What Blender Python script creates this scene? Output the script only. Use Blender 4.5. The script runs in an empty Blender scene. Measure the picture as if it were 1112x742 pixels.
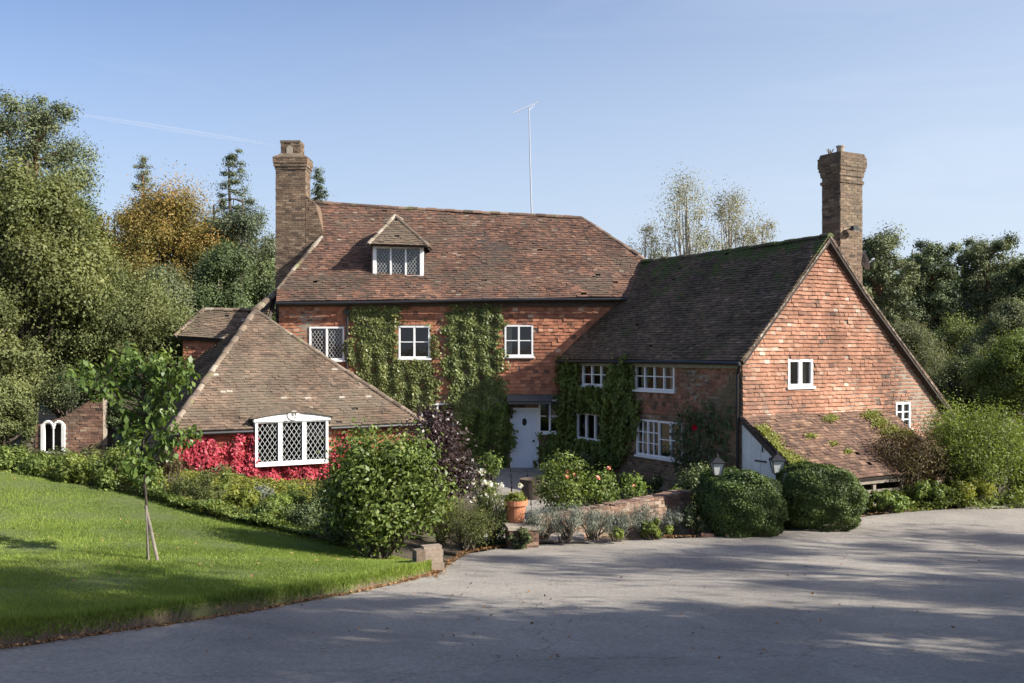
import bpy, math, random
import numpy as np
from mathutils import Vector, Matrix

# ------------------------------------------------------------------ camera, sky, sun, exposure
scene = bpy.context.scene
COL = scene.collection
F, CX, HZ, CAMZ = 1050.0, 556.0, 385.0, 3.7          # focal length in photo pixels, centre column, horizon row, eye height
cam_data = bpy.data.cameras.new('camera')
cam = bpy.data.objects.new('camera', cam_data); COL.objects.link(cam)
cam.location = (0, 0, CAMZ); cam.rotation_euler = (math.pi/2, 0, 0)
cam_data.sensor_width = 36.0; cam_data.lens = F/1112*36.0; cam_data.shift_y = 14/1112
cam_data.clip_start = 0.1; cam_data.clip_end = 6000
scene.camera = cam

SUN = Vector((.80, -.29, .534)).normalized()
world = bpy.data.worlds.new('World'); scene.world = world; world.use_nodes = True
wn = world.node_tree
bg = wn.nodes['Background']
sky = wn.nodes.new('ShaderNodeTexSky'); sky.sky_type = 'NISHITA'; sky.sun_disc = False
sky.sun_elevation = math.asin(SUN.z); sky.sun_rotation = math.atan2(SUN.x, SUN.y)
sky.air_density = 1.0; sky.dust_density = 2.6; sky.ozone_density = 3.6
tcw = wn.nodes.new('ShaderNodeTexCoord'); sxyz = wn.nodes.new('ShaderNodeSeparateXYZ'); wn.links.new(tcw.outputs['Generated'], sxyz.inputs[0])
def wmath(op, a, b=None, c=None):
    m = wn.nodes.new('ShaderNodeMath'); m.operation = op
    for i, v in enumerate((a, b, c)):
        if v is None: continue
        if isinstance(v, (int, float)): m.inputs[i].default_value = v
        else: wn.links.new(v, m.inputs[i])
    return m.outputs[0]
# air near the horizon and towards the sun is paler; thin high cloud
zf = wmath('MULTIPLY_ADD', wmath('ABSOLUTE', sxyz.outputs['Z']), -2.0, .86)
zf = wmath('MULTIPLY_ADD', sxyz.outputs['X'], .42, zf)
mp = wn.nodes.new('ShaderNodeMapping'); mp.inputs['Scale'].default_value = (1.2, 1.2, 7.0); mp.inputs['Rotation'].default_value = (.12, .1, 0); wn.links.new(tcw.outputs['Generated'], mp.inputs['Vector'])
cn = wn.nodes.new('ShaderNodeTexNoise'); cn.inputs['Scale'].default_value = 2.6; cn.inputs['Detail'].default_value = 7; cn.inputs['Roughness'].default_value = .62; cn.inputs['Distortion'].default_value = .5
wn.links.new(mp.outputs[0], cn.inputs['Vector'])
cl = wmath('MULTIPLY', wmath('MAXIMUM', wmath('SUBTRACT', cn.outputs['Fac'], .52), 0.0), .45)
fac = wn.nodes.new('ShaderNodeClamp'); wn.links.new(wmath('ADD', zf, cl), fac.inputs['Value']); fac.inputs['Min'].default_value = 0; fac.inputs['Max'].default_value = .92
tint_ = wn.nodes.new('ShaderNodeMix'); tint_.data_type = 'RGBA'; tint_.blend_type = 'MULTIPLY'; tint_.inputs[0].default_value = 1.0
wn.links.new(sky.outputs['Color'], tint_.inputs[6]); tint_.inputs[7].default_value = (.80, .77, .83, 1)
pale = wn.nodes.new('ShaderNodeMix'); pale.data_type = 'RGBA'; wn.links.new(fac.outputs[0], pale.inputs[0]); wn.links.new(tint_.outputs[2], pale.inputs[6]); pale.inputs[7].default_value = (3.1, 3.6, 4.25, 1)
wn.links.new(pale.outputs[2], bg.inputs['Color']); bg.inputs['Strength'].default_value = 0.12
sun_data = bpy.data.lights.new('sun', 'SUN'); sun_data.energy = 5.0; sun_data.angle = math.radians(.53)
sun_data.color = (1.0, .945, .86)
sun = bpy.data.objects.new('sun', sun_data); COL.objects.link(sun)
sun.rotation_euler = SUN.to_track_quat('Z', 'Y').to_euler(); sun.location = (30, -10, 30)
scene.view_settings.view_transform = 'Standard'; scene.view_settings.look = 'None'
scene.view_settings.exposure = 0.98; scene.view_settings.gamma = 1.0
scene.render.engine = 'CYCLES'
scene.cycles.use_denoising = True
scene.cycles.max_bounces = 6; scene.cycles.transparent_max_bounces = 12
scene.cycles.diffuse_bounces = 3; scene.cycles.glossy_bounces = 2; scene.cycles.transmission_bounces = 3

rng = np.random.default_rng(7)
random.seed(7)

# ------------------------------------------------------------------ helpers: tags, names, rays
def tag(o, label=None, cat=None, group=None, kind=None):
    if label: o['label'] = label
    if cat: o['category'] = cat
    if group: o['group'] = group
    if kind: o['kind'] = kind
    return o

def empty(name, loc, label, cat, group=None):
    o = bpy.data.objects.new(name, None); COL.objects.link(o); o.location = loc
    o.empty_display_size = .2
    return tag(o, label, cat, group)

def link(name, me, parent=None, mat=None):
    o = bpy.data.objects.new(name, me); COL.objects.link(o)
    if mat is not None and not me.materials: me.materials.append(mat)
    if parent is not None:
        o.parent = parent
    return o

def wpos(o):
    p = Vector((0, 0, 0))
    while o is not None:
        p += o.location; o = o.parent
    return p

def P(px, py, Y):
    return Vector(((px-CX)/F*Y, Y, CAMZ+(HZ-py)/F*Y))

def ray(px, py):
    return Vector(((px-CX)/F, 1.0, (HZ-py)/F))

class Frame:
    """a plane with its own (u, v) axes in metres"""
    def __init__(s, O, U, V=None, N=None):
        s.O = Vector(O); s.U = Vector(U).normalized()
        if V is None: V = Vector(N).cross(s.U)
        s.V = Vector(V).normalized(); s.N = s.U.cross(s.V).normalized()
    def at(s, u, v, n=0.0): return s.O+s.U*u+s.V*v+s.N*n
    def uv(s, px, py):
        d = ray(px, py); c = Vector((0, 0, CAMZ))
        t = (s.O-c).dot(s.N)/d.dot(s.N); p = c+d*t-s.O
        return (p.dot(s.U), p.dot(s.V))
    def uvp(s, p):
        p = Vector(p)-s.O
        return (p.dot(s.U), p.dot(s.V))
    def hit(s, px, py):
        return s.at(*s.uv(px, py))
    def poly(s, pts): return [s.uv(*p) for p in pts]

class MB:
    """collects faces (with a tint per face) and links them as one mesh object"""
    def __init__(s): s.v = []; s.f = []; s.t = []
    def face(s, pts, tint=.5):
        i = len(s.v); s.v.extend([tuple(p) for p in pts]); s.f.append(tuple(range(i, i+len(pts)))); s.t.append(tint)
    def box(s, fr, u0, v0, n0, u1, v1, n1, tint=.5):
        c = [fr.at(u, v, n) for n in (n0, n1) for v in (v0, v1) for u in (u0, u1)]
        i = len(s.v); s.v.extend([tuple(p) for p in c])
        for q in ((0,2,3,1),(4,5,7,6),(0,1,5,4),(2,6,7,3),(0,4,6,2),(1,3,7,5)):
            s.f.append(tuple(i+k for k in q)); s.t.append(tint)
    def prism(s, fr, poly, n0, n1, tint=.5, back=True):
        a = [fr.at(u, v, n0) for u, v in poly]; b = [fr.at(u, v, n1) for u, v in poly]
        n = len(poly); i = len(s.v); s.v.extend([tuple(p) for p in a+b])
        ar = sum(poly[k][0]*poly[(k+1)%n][1]-poly[(k+1)%n][0]*poly[k][1] for k in range(n))
        up = list(range(n)) if ar > 0 else list(range(n))[::-1]
        s.f.append(tuple(i+n+k for k in up)); s.t.append(tint)
        if back: s.f.append(tuple(i+k for k in up[::-1])); s.t.append(tint)
        for q in range(n):
            a_, b_ = up[q], up[(q+1)%n]
            s.f.append((i+a_, i+b_, i+n+b_, i+n+a_)); s.t.append(tint)
    def tube(s, pts, rad, seg=6, tint=.5, cap=True):
        pts = [Vector(p) for p in pts]
        i0 = len(s.v)
        for k, p in enumerate(pts):
            d = (pts[min(k+1, len(pts)-1)]-pts[max(k-1, 0)])
            if d.length < 1e-6: d = Vector((0, 0, 1))
            d.normalize()
            a = d.cross(Vector((.31, .95, .07)))
            if a.length < .1: a = d.cross(Vector((1, 0, 0)))
            a.normalize(); b = d.cross(a)
            r = rad[k] if hasattr(rad, '__len__') else rad
            for q in range(seg):
                an = 2*math.pi*q/seg
                s.v.append(tuple(p+(a*math.cos(an)+b*math.sin(an))*r))
        for k in range(len(pts)-1):
            for q in range(seg):
                A = i0+k*seg+q; B = i0+k*seg+(q+1)%seg
                s.f.append((A, B, B+seg, A+seg)); s.t.append(tint)
        if cap:
            s.f.append(tuple(i0+q for q in range(seg))[::-1]); s.t.append(tint)
            s.f.append(tuple(i0+(len(pts)-1)*seg+q for q in range(seg))); s.t.append(tint)
    def lathe(s, c, prof, seg=16, tint=.5):
        c = Vector(c); i0 = len(s.v)
        for r, z in prof:
            for q in range(seg):
                an = 2*math.pi*q/seg
                s.v.append((c.x+math.cos(an)*r, c.y+math.sin(an)*r, c.z+z))
        for k in range(len(prof)-1):
            for q in range(seg):
                A = i0+k*seg+q; B = i0+k*seg+(q+1)%seg
                s.f.append((A, B, B+seg, A+seg)); s.t.append(tint)
    def build(s, name, mat, parent=None, smooth=False):
        me = bpy.data.meshes.new(name)
        off = wpos(parent) if parent is not None else Vector((0, 0, 0))
        me.from_pydata([(a-off.x, b-off.y, c-off.z) for a, b, c in s.v], [], s.f)
        at = me.attributes.new('tint', 'FLOAT', 'FACE'); at.data.foreach_set('value', np.array(s.t, dtype=np.float32))
        if smooth: me.polygons.foreach_set('use_smooth', [True]*len(s.f))
        me.update()
        return link(name, me, parent, mat)

def origin_to(o, p):
    """move a mesh object's origin to p, leaving it where it stands"""
    p = Vector(p)
    o.data.transform(Matrix.Translation(-p)); o.location = p
    return o

# ------------------------------------------------------------------ materials
def new_mat(name):
    m = bpy.data.materials.new(name); m.use_nodes = True
    nt = m.node_tree; b = nt.nodes['Principled BSDF']
    return m, nt, b

def ramp(nt, stops, interp='LINEAR'):
    r = nt.nodes.new('ShaderNodeValToRGB'); r.color_ramp.interpolation = interp
    el = r.color_ramp.elements
    while len(el) > 1: el.remove(el[-1])
    el[0].position = stops[0][0]; c = stops[0][1]; el[0].color = (*c, 1) if len(c) == 3 else c
    for p, c in stops[1:]:
        e = el.new(p); e.color = (*c, 1) if len(c) == 3 else c
    return r

def noise(nt, vec, scale, detail=4, rough=.6, dist=0):
    n = nt.nodes.new('ShaderNodeTexNoise'); n.inputs['Scale'].default_value = scale
    n.inputs['Detail'].default_value = detail; n.inputs['Roughness'].default_value = rough
    n.inputs['Distortion'].default_value = dist
    if vec is not None: nt.links.new(vec, n.inputs['Vector'])
    return n

def mix(nt, a, b, fac, mode='MIX'):
    m = nt.nodes.new('ShaderNodeMix'); m.data_type = 'RGBA'; m.blend_type = mode
    for sock, val in ((0, fac), (6, a), (7, b)):
        if hasattr(val, 'is_output') or isinstance(val, bpy.types.NodeSocket): nt.links.new(val, m.inputs[sock])
        elif sock == 0: m.inputs[0].default_value = val
        else: m.inputs[sock].default_value = (*val, 1)
    return m.outputs[2]

def geo_pos(nt):
    return nt.nodes.new('ShaderNodeNewGeometry').outputs['Position']

def masonry(name, stops, stain=None, moss=None, grime=.5, bump=.012, rough=.85, lichen=None, zmoss=None):
    """colour comes per tile or brick from its tint, varied by weathering"""
    m, nt, b = new_mat(name)
    a = nt.nodes.new('ShaderNodeAttribute'); a.attribute_name = 'tint'
    pos = geo_pos(nt)
    r = ramp(nt, stops); nt.links.new(a.outputs['Fac'], r.inputs['Fac'])
    col = r.outputs['Color']
    n1 = noise(nt, pos, .8, 6, .65); g = ramp(nt, [(.3, (1-grime,)*3), (.62, (1.12,)*3)]); nt.links.new(n1.outputs['Fac'], g.inputs['Fac'])
    col = mix(nt, col, g.outputs['Color'], 1.0, 'MULTIPLY')
    n2 = noise(nt, pos, 14, 5, .7); g2 = ramp(nt, [(.25, (.72,)*3), (.75, (1.25,)*3)]); nt.links.new(n2.outputs['Fac'], g2.inputs['Fac'])
    col = mix(nt, col, g2.outputs['Color'], .8, 'MULTIPLY')
    if stain:
        n3 = noise(nt, pos, .55, 5, .7, .6); s = ramp(nt, [(stain[1], (0,)*3), (stain[1]+.12, (1,)*3)]); nt.links.new(n3.outputs['Fac'], s.inputs['Fac'])
        sm = nt.nodes.new('ShaderNodeMath'); sm.operation = 'MULTIPLY'; sm.inputs[1].default_value = stain[2]
        nt.links.new(s.outputs['Color'], sm.inputs[0])
        col = mix(nt, col, stain[0], sm.outputs[0])
    if lichen:
        n4 = noise(nt, pos, 7, 4, .75); s = ramp(nt, [(lichen[1], (0,)*3), (lichen[1]+.05, (1,)*3)]); nt.links.new(n4.outputs['Fac'], s.inputs['Fac'])
        col = mix(nt, col, lichen[0], s.outputs['Color'])
    if moss:
        n5 = noise(nt, pos, 1.3, 8, .78, .4); s = ramp(nt, [(moss[1], (0,)*3), (moss[1]+.07, (1,)*3)])
        if zmoss:                              # moss gathers above this height
            sx = nt.nodes.new('ShaderNodeSeparateXYZ'); nt.links.new(pos, sx.inputs[0])
            mr = nt.nodes.new('ShaderNodeMapRange'); mr.inputs['From Min'].default_value = zmoss[0]; mr.inputs['From Max'].default_value = zmoss[1]
            mr.inputs['To Min'].default_value = 0; mr.inputs['To Max'].default_value = zmoss[2]
            nt.links.new(sx.outputs['Z'], mr.inputs['Value'])
            ad = nt.nodes.new('ShaderNodeMath'); ad.operation = 'ADD'
            nt.links.new(n5.outputs['Fac'], ad.inputs[0]); nt.links.new(mr.outputs['Result'], ad.inputs[1])
            nt.links.new(ad.outputs[0], s.inputs['Fac'])
        else: nt.links.new(n5.outputs['Fac'], s.inputs['Fac'])
        col = mix(nt, col, moss[0], s.outputs['Color'])
    nt.links.new(col, b.inputs['Base Color'])
    b.inputs['Roughness'].default_value = rough; b.inputs['Specular IOR Level'].default_value = .25
    nb = noise(nt, pos, 40, 5, .7); bp = nt.nodes.new('ShaderNodeBump'); bp.inputs['Strength'].default_value = .8; bp.inputs['Distance'].default_value = bump
    nt.links.new(nb.outputs['Fac'], bp.inputs['Height']); nt.links.new(bp.outputs['Normal'], b.inputs['Normal'])
    return m

def plain(name, col, rough=.6, var=.15, scale=6, metal=0, bump=0.0, spec=.4):
    m, nt, b = new_mat(name)
    pos = geo_pos(nt); n = noise(nt, pos, scale, 5, .65)
    g = ramp(nt, [(.25, (1-var,)*3), (.75, (1+var,)*3)]); nt.links.new(n.outputs['Fac'], g.inputs['Fac'])
    nt.links.new(mix(nt, col, g.outputs['Color'], 1.0, 'MULTIPLY'), b.inputs['Base Color'])
    b.inputs['Roughness'].default_value = rough; b.inputs['Metallic'].default_value = metal
    b.inputs['Specular IOR Level'].default_value = spec
    if bump:
        nb = noise(nt, pos, scale*6, 5, .7); bp = nt.nodes.new('ShaderNodeBump'); bp.inputs['Distance'].default_value = bump
        nt.links.new(nb.outputs['Fac'], bp.inputs['Height']); nt.links.new(bp.outputs['Normal'], b.inputs['Normal'])
    return m

def foliage(name, stops, trans=.3, rough=.55, spec=.3, patch=.35, pscale=.7):
    m, nt, b = new_mat(name)
    a = nt.nodes.new('ShaderNodeAttribute'); a.attribute_name = 'tint'
    r = ramp(nt, stops); nt.links.new(a.outputs['Fac'], r.inputs['Fac'])
    oi = nt.nodes.new('ShaderNodeObjectInfo')
    hs = nt.nodes.new('ShaderNodeHueSaturation'); nt.links.new(r.outputs['Color'], hs.inputs['Color'])
    mr = nt.nodes.new('ShaderNodeMapRange'); mr.inputs['To Min'].default_value = .485; mr.inputs['To Max'].default_value = .512
    nt.links.new(oi.outputs['Random'], mr.inputs['Value']); nt.links.new(mr.outputs['Result'], hs.inputs['Hue'])
    n = noise(nt, geo_pos(nt), pscale, 3, .6); g = ramp(nt, [(.3, (1-patch,)*3), (.7, (1+patch*.6,)*3)]); nt.links.new(n.outputs['Fac'], g.inputs['Fac'])
    col = mix(nt, hs.outputs['Color'], g.outputs['Color'], 1.0, 'MULTIPLY')
    nt.links.new(col, b.inputs['Base Color'])
    b.inputs['Roughness'].default_value = rough; b.inputs['Specular IOR Level'].default_value = spec
    t = nt.nodes.new('ShaderNodeBsdfTranslucent')
    tc = mix(nt, col, (1.25, 1.2, .55), 1.0, 'MULTIPLY')
    nt.links.new(tc, t.inputs['Color'])
    ms = nt.nodes.new('ShaderNodeMixShader'); ms.inputs[0].default_value = trans
    nt.links.new(b.outputs[0], ms.inputs[1]); nt.links.new(t.outputs[0], ms.inputs[2])
    nt.links.new(ms.outputs[0], nt.nodes['Material Output'].inputs['Surface'])
    return m

M = {}
M['roof_main'] = masonry('weathered_clay_tile', [(0, (.075,.053,.042)), (.3, (.125,.075,.056)), (.65, (.175,.098,.068)), (.9, (.24,.125,.08)), (1, (.27,.22,.165))],
                         stain=((.10,.08,.06), .48, .7), lichen=((.3,.27,.2), .69), moss=((.12,.125,.05), .64), zmoss=(8.0, 9.2, .06))
M['roof_wing'] = masonry('dark_mossy_tile', [(0, (.075,.056,.037)), (.5, (.135,.096,.062)), (.9, (.185,.125,.08)), (1, (.23,.165,.105))],
                         moss=((.075,.10,.026), .58), zmoss=(5.2, 6.9, .14))
M['roof_annex'] = masonry('brown_clay_tile', [(0, (.095,.072,.053)), (.35, (.145,.103,.073)), (.8, (.19,.133,.093)), (.97, (.24,.16,.11)), (1, (.40,.36,.29))],
                         stain=((.135,.115,.082), .46, .6), lichen=((.33,.29,.2), .71), moss=((.16,.16,.07), .72))
M['roof_lean'] = masonry('mossy_lean_to_tile', [(0, (.09,.06,.045)), (.35, (.145,.088,.064)), (.75, (.195,.118,.08)), (1, (.28,.18,.115))],
                         stain=((.13,.09,.07), .52, .6), lichen=((.3,.28,.14), .66), moss=((.19,.22,.04), .665))
M['tile_hung'] = masonry('orange_hung_tile', [(0, (.12,.08,.06)), (.14, (.22,.115,.075)), (.4, (.285,.14,.088)), (.72, (.36,.185,.118)), (.93, (.40,.25,.175)), (1, (.45,.36,.28))],
                         stain=((.15,.105,.08), .52, .75), grime=.5, lichen=((.46,.38,.29), .70))
M['tile_hung_main'] = masonry('red_hung_tile', [(0, (.13,.07,.05)), (.15, (.23,.10,.062)), (.5, (.34,.14,.08)), (.9, (.43,.195,.11)), (1, (.50,.34,.24))],
                         stain=((.17,.09,.06), .60, .5), grime=.3, lichen=((.45,.33,.24), .74))
M['tile_wing'] = masonry('stained_hung_tile', [(0, (.10,.06,.045)), (.3, (.22,.11,.07)), (.7, (.34,.16,.095)), (1, (.42,.25,.16))], stain=((.14,.125,.07), .44, .8), grime=.4)  # reddish hung tiles with a brown-green stain
M['brick'] = masonry('old_brick', [(0, (.09,.06,.05)), (.3, (.21,.12,.085)), (.7, (.30,.17,.115)), (1, (.38,.27,.19))], stain=((.12,.10,.075), .5, .6), grime=.4)
M['brick_wing'] = masonry('stained_brick', [(0, (.10,.07,.05)), (.3, (.21,.13,.085)), (.7, (.30,.19,.12)), (1, (.38,.28,.19))], stain=((.14,.125,.07), .5, .7), grime=.4)
M['brick_chimney'] = masonry('chimney_brick', [(0, (.07,.052,.04)), (.3, (.145,.098,.068)), (.7, (.21,.145,.095)), (1, (.30,.23,.155))], stain=((.11,.09,.06), .5, .7), grime=.4, lichen=((.36,.33,.22), .70))
M['mortar'] = plain('lime_mortar', (.27,.23,.18), .95, .25, 5)
M['deck'] = plain('dark_batten', (.045,.036,.03), .95, .2, 5)
M['ridge'] = masonry('mossy_ridge_tile', [(0, (.10,.075,.058)), (.4, (.165,.122,.088)), (.75, (.225,.178,.13)), (1, (.34,.30,.235))], lichen=((.42,.40,.31), .64), moss=((.16,.18,.05), .58))
M['ridge_red'] = masonry('clay_ridge_tile', [(0, (.10,.07,.055)), (.5, (.18,.11,.08)), (1, (.26,.18,.13))], lichen=((.3,.27,.18), .64), moss=((.15,.15,.06), .56))
M['white'] = plain('white_paint', (.78,.78,.76), .45, .05, 9)
M['white_old'] = plain('weathered_white_paint', (.76,.76,.72), .6, .14, 4)
M['lead'] = plain('grey_lead_came', (.42,.43,.43), .5, .1, 10)
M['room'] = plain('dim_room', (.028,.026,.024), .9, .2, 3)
M['curtain'] = plain('cream_curtain', (.50,.46,.38), .9, .25, 9)
M['black_iron'] = plain('black_iron', (.02,.02,.021), .4, .2, 10)
M['timber'] = plain('dark_timber', (.07,.052,.04), .8, .3, 8, bump=.01)
M['grey_timber'] = plain('grey_timber', (.22,.19,.15), .85, .3, 8, bump=.01)
M['terracotta'] = plain('terracotta', (.42,.17,.085), .8, .2, 8, bump=.004)
M['galv'] = plain('galvanised_steel', (.42,.43,.44), .45, .1, 12, metal=.4)
M['stone'] = plain('old_stone', (.30,.26,.2), .9, .3, 5, bump=.02)
M['brown_stone'] = plain('brown_sandstone', (.17,.125,.09), .95, .45, 7, bump=.02)
M['bark'] = plain('bark', (.10,.08,.06), .9, .35, 5, bump=.03)
M['dark_bark'] = plain('dark_young_bark', (.05,.038,.028), .85, .3, 14, bump=.004)
M['pine_bark'] = plain('red_pine_bark', (.20,.105,.06), .9, .3, 4, bump=.03)
M['birch_bark'] = plain('pale_birch_bark', (.36,.34,.31), .8, .3, 4)
M['flag'] = plain('flagstone', (.26,.235,.2), .85, .25, 4, bump=.008)
M['lamp_glass'] = plain('frosted_lamp_glass', (.62,.63,.6), .25, .05, 5)

def glass_mat():
    m, nt, b = new_mat('window_glass')
    for n in list(nt.nodes):
        if n.type == 'BSDF_PRINCIPLED': nt.nodes.remove(n)
    tr = nt.nodes.new('ShaderNodeBsdfTransparent'); tr.inputs['Color'].default_value = (.80,.83,.82,1)
    gl = nt.nodes.new('ShaderNodeBsdfGlossy'); gl.inputs['Roughness'].default_value = .03
    fr = nt.nodes.new('ShaderNodeFresnel'); fr.inputs['IOR'].default_value = 1.55
    nb = noise(nt, geo_pos(nt), 3.2, 2, .5); bp = nt.nodes.new('ShaderNodeBump'); bp.inputs['Distance'].default_value = .006; bp.inputs['Strength'].default_value = .4
    nt.links.new(nb.outputs['Fac'], bp.inputs['Height']); nt.links.new(bp.outputs['Normal'], gl.inputs['Normal'])
    mt = nt.nodes.new('ShaderNodeMath'); mt.operation = 'MULTIPLY_ADD'; mt.inputs[1].default_value = 1.2; mt.inputs[2].default_value = .015
    nt.links.new(fr.outputs[0], mt.inputs[0])
    ms = nt.nodes.new('ShaderNodeMixShader'); nt.links.new(mt.outputs[0], ms.inputs[0])
    nt.links.new(tr.outputs[0], ms.inputs[1]); nt.links.new(gl.outputs[0], ms.inputs[2])
    nt.links.new(ms.outputs[0], nt.nodes['Material Output'].inputs['Surface'])
    return m
M['glass'] = glass_mat()

def g3(a, b, c, d=None):
    return [(0, a), (.45, b), (1, c)] if d is None else [(0, a), (.4, b), (.85, c), (1, d)]
FOL = {
 'boxwood': foliage('boxwood_leaf', g3((.035,.055,.014), (.08,.12,.028), (.16,.21,.055)), .2, .5, .3, .25, 2),
 'laurel': foliage('glossy_leaf', g3((.05,.075,.016), (.11,.155,.032), (.24,.29,.08)), .28, .45, .3, .25, 1.5),
 'ivy': foliage('ivy_leaf', g3((.065,.085,.028), (.145,.18,.055), (.26,.30,.10), (.38,.38,.16)), .25, .45, .35, .3, 1.6),
 'wisteria': foliage('creeper_leaf', g3((.06,.09,.022), (.135,.195,.042), (.24,.31,.08)), .35, .5, .3, .3, 1.2),
 'red': foliage('red_creeper_leaf', [(0, (.10,.05,.02)), (.22, (.30,.03,.04)), (.5, (.47,.06,.085)), (.8, (.62,.16,.2)), (1, (.74,.38,.38))], .3, .5, .3, .25, 2),
 'purple': foliage('purple_leaf', g3((.022,.014,.016), (.055,.032,.033), (.10,.065,.055), (.14,.13,.07)), .2, .4, .4, .3, 2),
 'lime': foliage('lime_leaf', g3((.08,.115,.028), (.18,.235,.055), (.32,.38,.10)), .4, .5, .3, .25, 1.5),
 'bright': foliage('bright_leaf', g3((.065,.10,.025), (.145,.20,.048), (.26,.33,.09)), .35, .5, .3, .3, 1.5),
 'yellow': foliage('yellow_green_leaf', g3((.08,.10,.02), (.20,.23,.045), (.36,.34,.07)), .35, .5, .3, .25, 2),
 'silver': foliage('silver_leaf', g3((.085,.10,.075), (.17,.19,.15), (.27,.29,.24)), .15, .7, .2, .2, 3),
 'olive': foliage('olive_leaf', g3((.05,.065,.02), (.11,.13,.04), (.19,.19,.07)), .25, .6, .2, .3, 2),
 'rust': foliage('rust_leaf', g3((.05,.035,.02), (.105,.075,.038), (.15,.155,.055)), .25, .6, .2, .35, 2),
 'white_flower': foliage('white_petal', g3((.6,.6,.56), (.78,.78,.75), (.85,.84,.8)), .3, .6, .2, .05, 2),
 'sapling': foliage('young_tree_leaf', g3((.055,.095,.025), (.125,.185,.045), (.24,.31,.09)), .4, .4, .4, .2, 1.5),
 'willow': foliage('yew_spray', g3((.07,.088,.034), (.15,.175,.065), (.25,.27,.11)), .3, .6, .2, .35, .5),
 'leafy': foliage('oak_leaf', g3((.065,.088,.03), (.14,.17,.06), (.25,.275,.10)), .35, .55, .25, .35, .45),
 'orange': foliage('autumn_leaf', g3((.10,.10,.035), (.23,.18,.06), (.38,.25,.08), (.42,.22,.07)), .35, .6, .2, .35, .35),
 'gold': foliage('golden_leaf', g3((.12,.11,.025), (.27,.22,.04), (.42,.31,.05)), .35, .6, .2, .3, .5),
 'pine': foliage('pine_needle', g3((.065,.085,.045), (.14,.17,.085), (.24,.27,.14)), .15, .6, .2, .35, .5),
 'bluegreen': foliage('cedar_needle', g3((.055,.075,.045), (.12,.15,.085), (.20,.235,.13)), .15, .6, .2, .35, .5),
 'greygreen': foliage('willow_leaf', g3((.07,.085,.045), (.14,.16,.085), (.22,.24,.13)), .3, .6, .2, .3, .5),
 'birch': foliage('pale_birch_leaf', g3((.17,.17,.12), (.27,.26,.17), (.36,.32,.15)), .35, .6, .2, .25, .6),
 'dark': foliage('dark_leaf', g3((.042,.06,.026), (.095,.125,.05), (.17,.205,.08)), .2, .55, .25, .35, .4),
 'litter': foliage('dead_leaf', g3((.12,.065,.03), (.26,.14,.06), (.38,.25,.12)), .1, .8, .1, .2, 2),
 'grass': foliage('mown_grass_blade', g3((.11,.16,.03), (.20,.27,.05), (.32,.38,.085)), .35, .5, .25, .22, .8),
}

# ------------------------------------------------------------------ leaf meshes
def unit(v):
    return v/np.maximum(np.linalg.norm(v, axis=-1, keepdims=True), 1e-9)

def rnd_dirs(n):
    return unit(rng.normal(size=(n, 3)))

def leaf_mesh(name, Pn, Nn, size, tint, aspect=.6, fold=.12, hang=None):
    """one small folded leaf per point; hang pulls the long axis towards a direction"""
    n = len(Pn); Nn = unit(Nn)
    r = rnd_dirs(n)
    if hang is not None: r = r*(1-hang[1])+np.array(hang[0])*hang[1]*1.5
    t = unit(r-Nn*np.sum(r*Nn, axis=1, keepdims=True)); b = np.cross(Nn, t)
    s = size[:, None]*.5
    v = np.empty((n, 4, 3))
    v[:, 0] = Pn-t*s; v[:, 1] = Pn-b*s*aspect+Nn*s*fold*2+t*s*.1; v[:, 2] = Pn+t*s; v[:, 3] = Pn+b*s*aspect+Nn*s*fold*2+t*s*.1
    me = bpy.data.meshes.new(name)
    me.vertices.add(n*4); me.vertices.foreach_set('co', v.reshape(-1).astype(np.float32))
    me.loops.add(n*4); me.loops.foreach_set('vertex_index', np.arange(n*4, dtype=np.int32))
    me.polygons.add(n); me.polygons.foreach_set('loop_start', np.arange(0, n*4, 4, dtype=np.int32))
    me.update(calc_edges=True)
    at = me.attributes.new('tint', 'FLOAT', 'FACE'); at.data.foreach_set('value', np.clip(tint, 0, 1).astype(np.float32))
    return me

def clump_points(centers, radii, n_each, flat=1.0, shell=.5, up=.25, spread=.22, tv=.16):
    Ps, Ns, Ts = [], [], []
    for c, R, n in zip(centers, radii, n_each):
        n = int(n)
        if n < 1: continue
        d = rnd_dirs(n)
        r = R*(shell+(1-shell)*rng.random(n)**.6)*(1+spread*np.clip(rng.normal(size=n), -2, 1.35))
        p = d*r[:, None]; p[:, 2] *= flat
        Ps.append(p+np.array(c)); Ns.append(d+.75*rnd_dirs(n)+np.array((0, 0, up)))
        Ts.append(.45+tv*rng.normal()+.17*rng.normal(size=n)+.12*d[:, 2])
    return np.concatenate(Ps), np.concatenate(Ns), np.concatenate(Ts)

def branch(mb, a, b, r0, r1, sag=.1, seg=5, steps=4):
    a = np.array(a, float); b = np.array(b, float); L = np.linalg.norm(b-a)
    mid = rng.normal(size=3)*L*.06; pts = []
    for k in range(steps+1):
        t = k/steps
        pts.append(a+(b-a)*t+mid*math.sin(math.pi*t)+np.array((0, 0, -sag*L*math.sin(math.pi*t))))
    mb.tube(pts, [r0+(r1-r0)*k/steps for k in range(steps+1)], seg, cap=False)
    return pts

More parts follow.
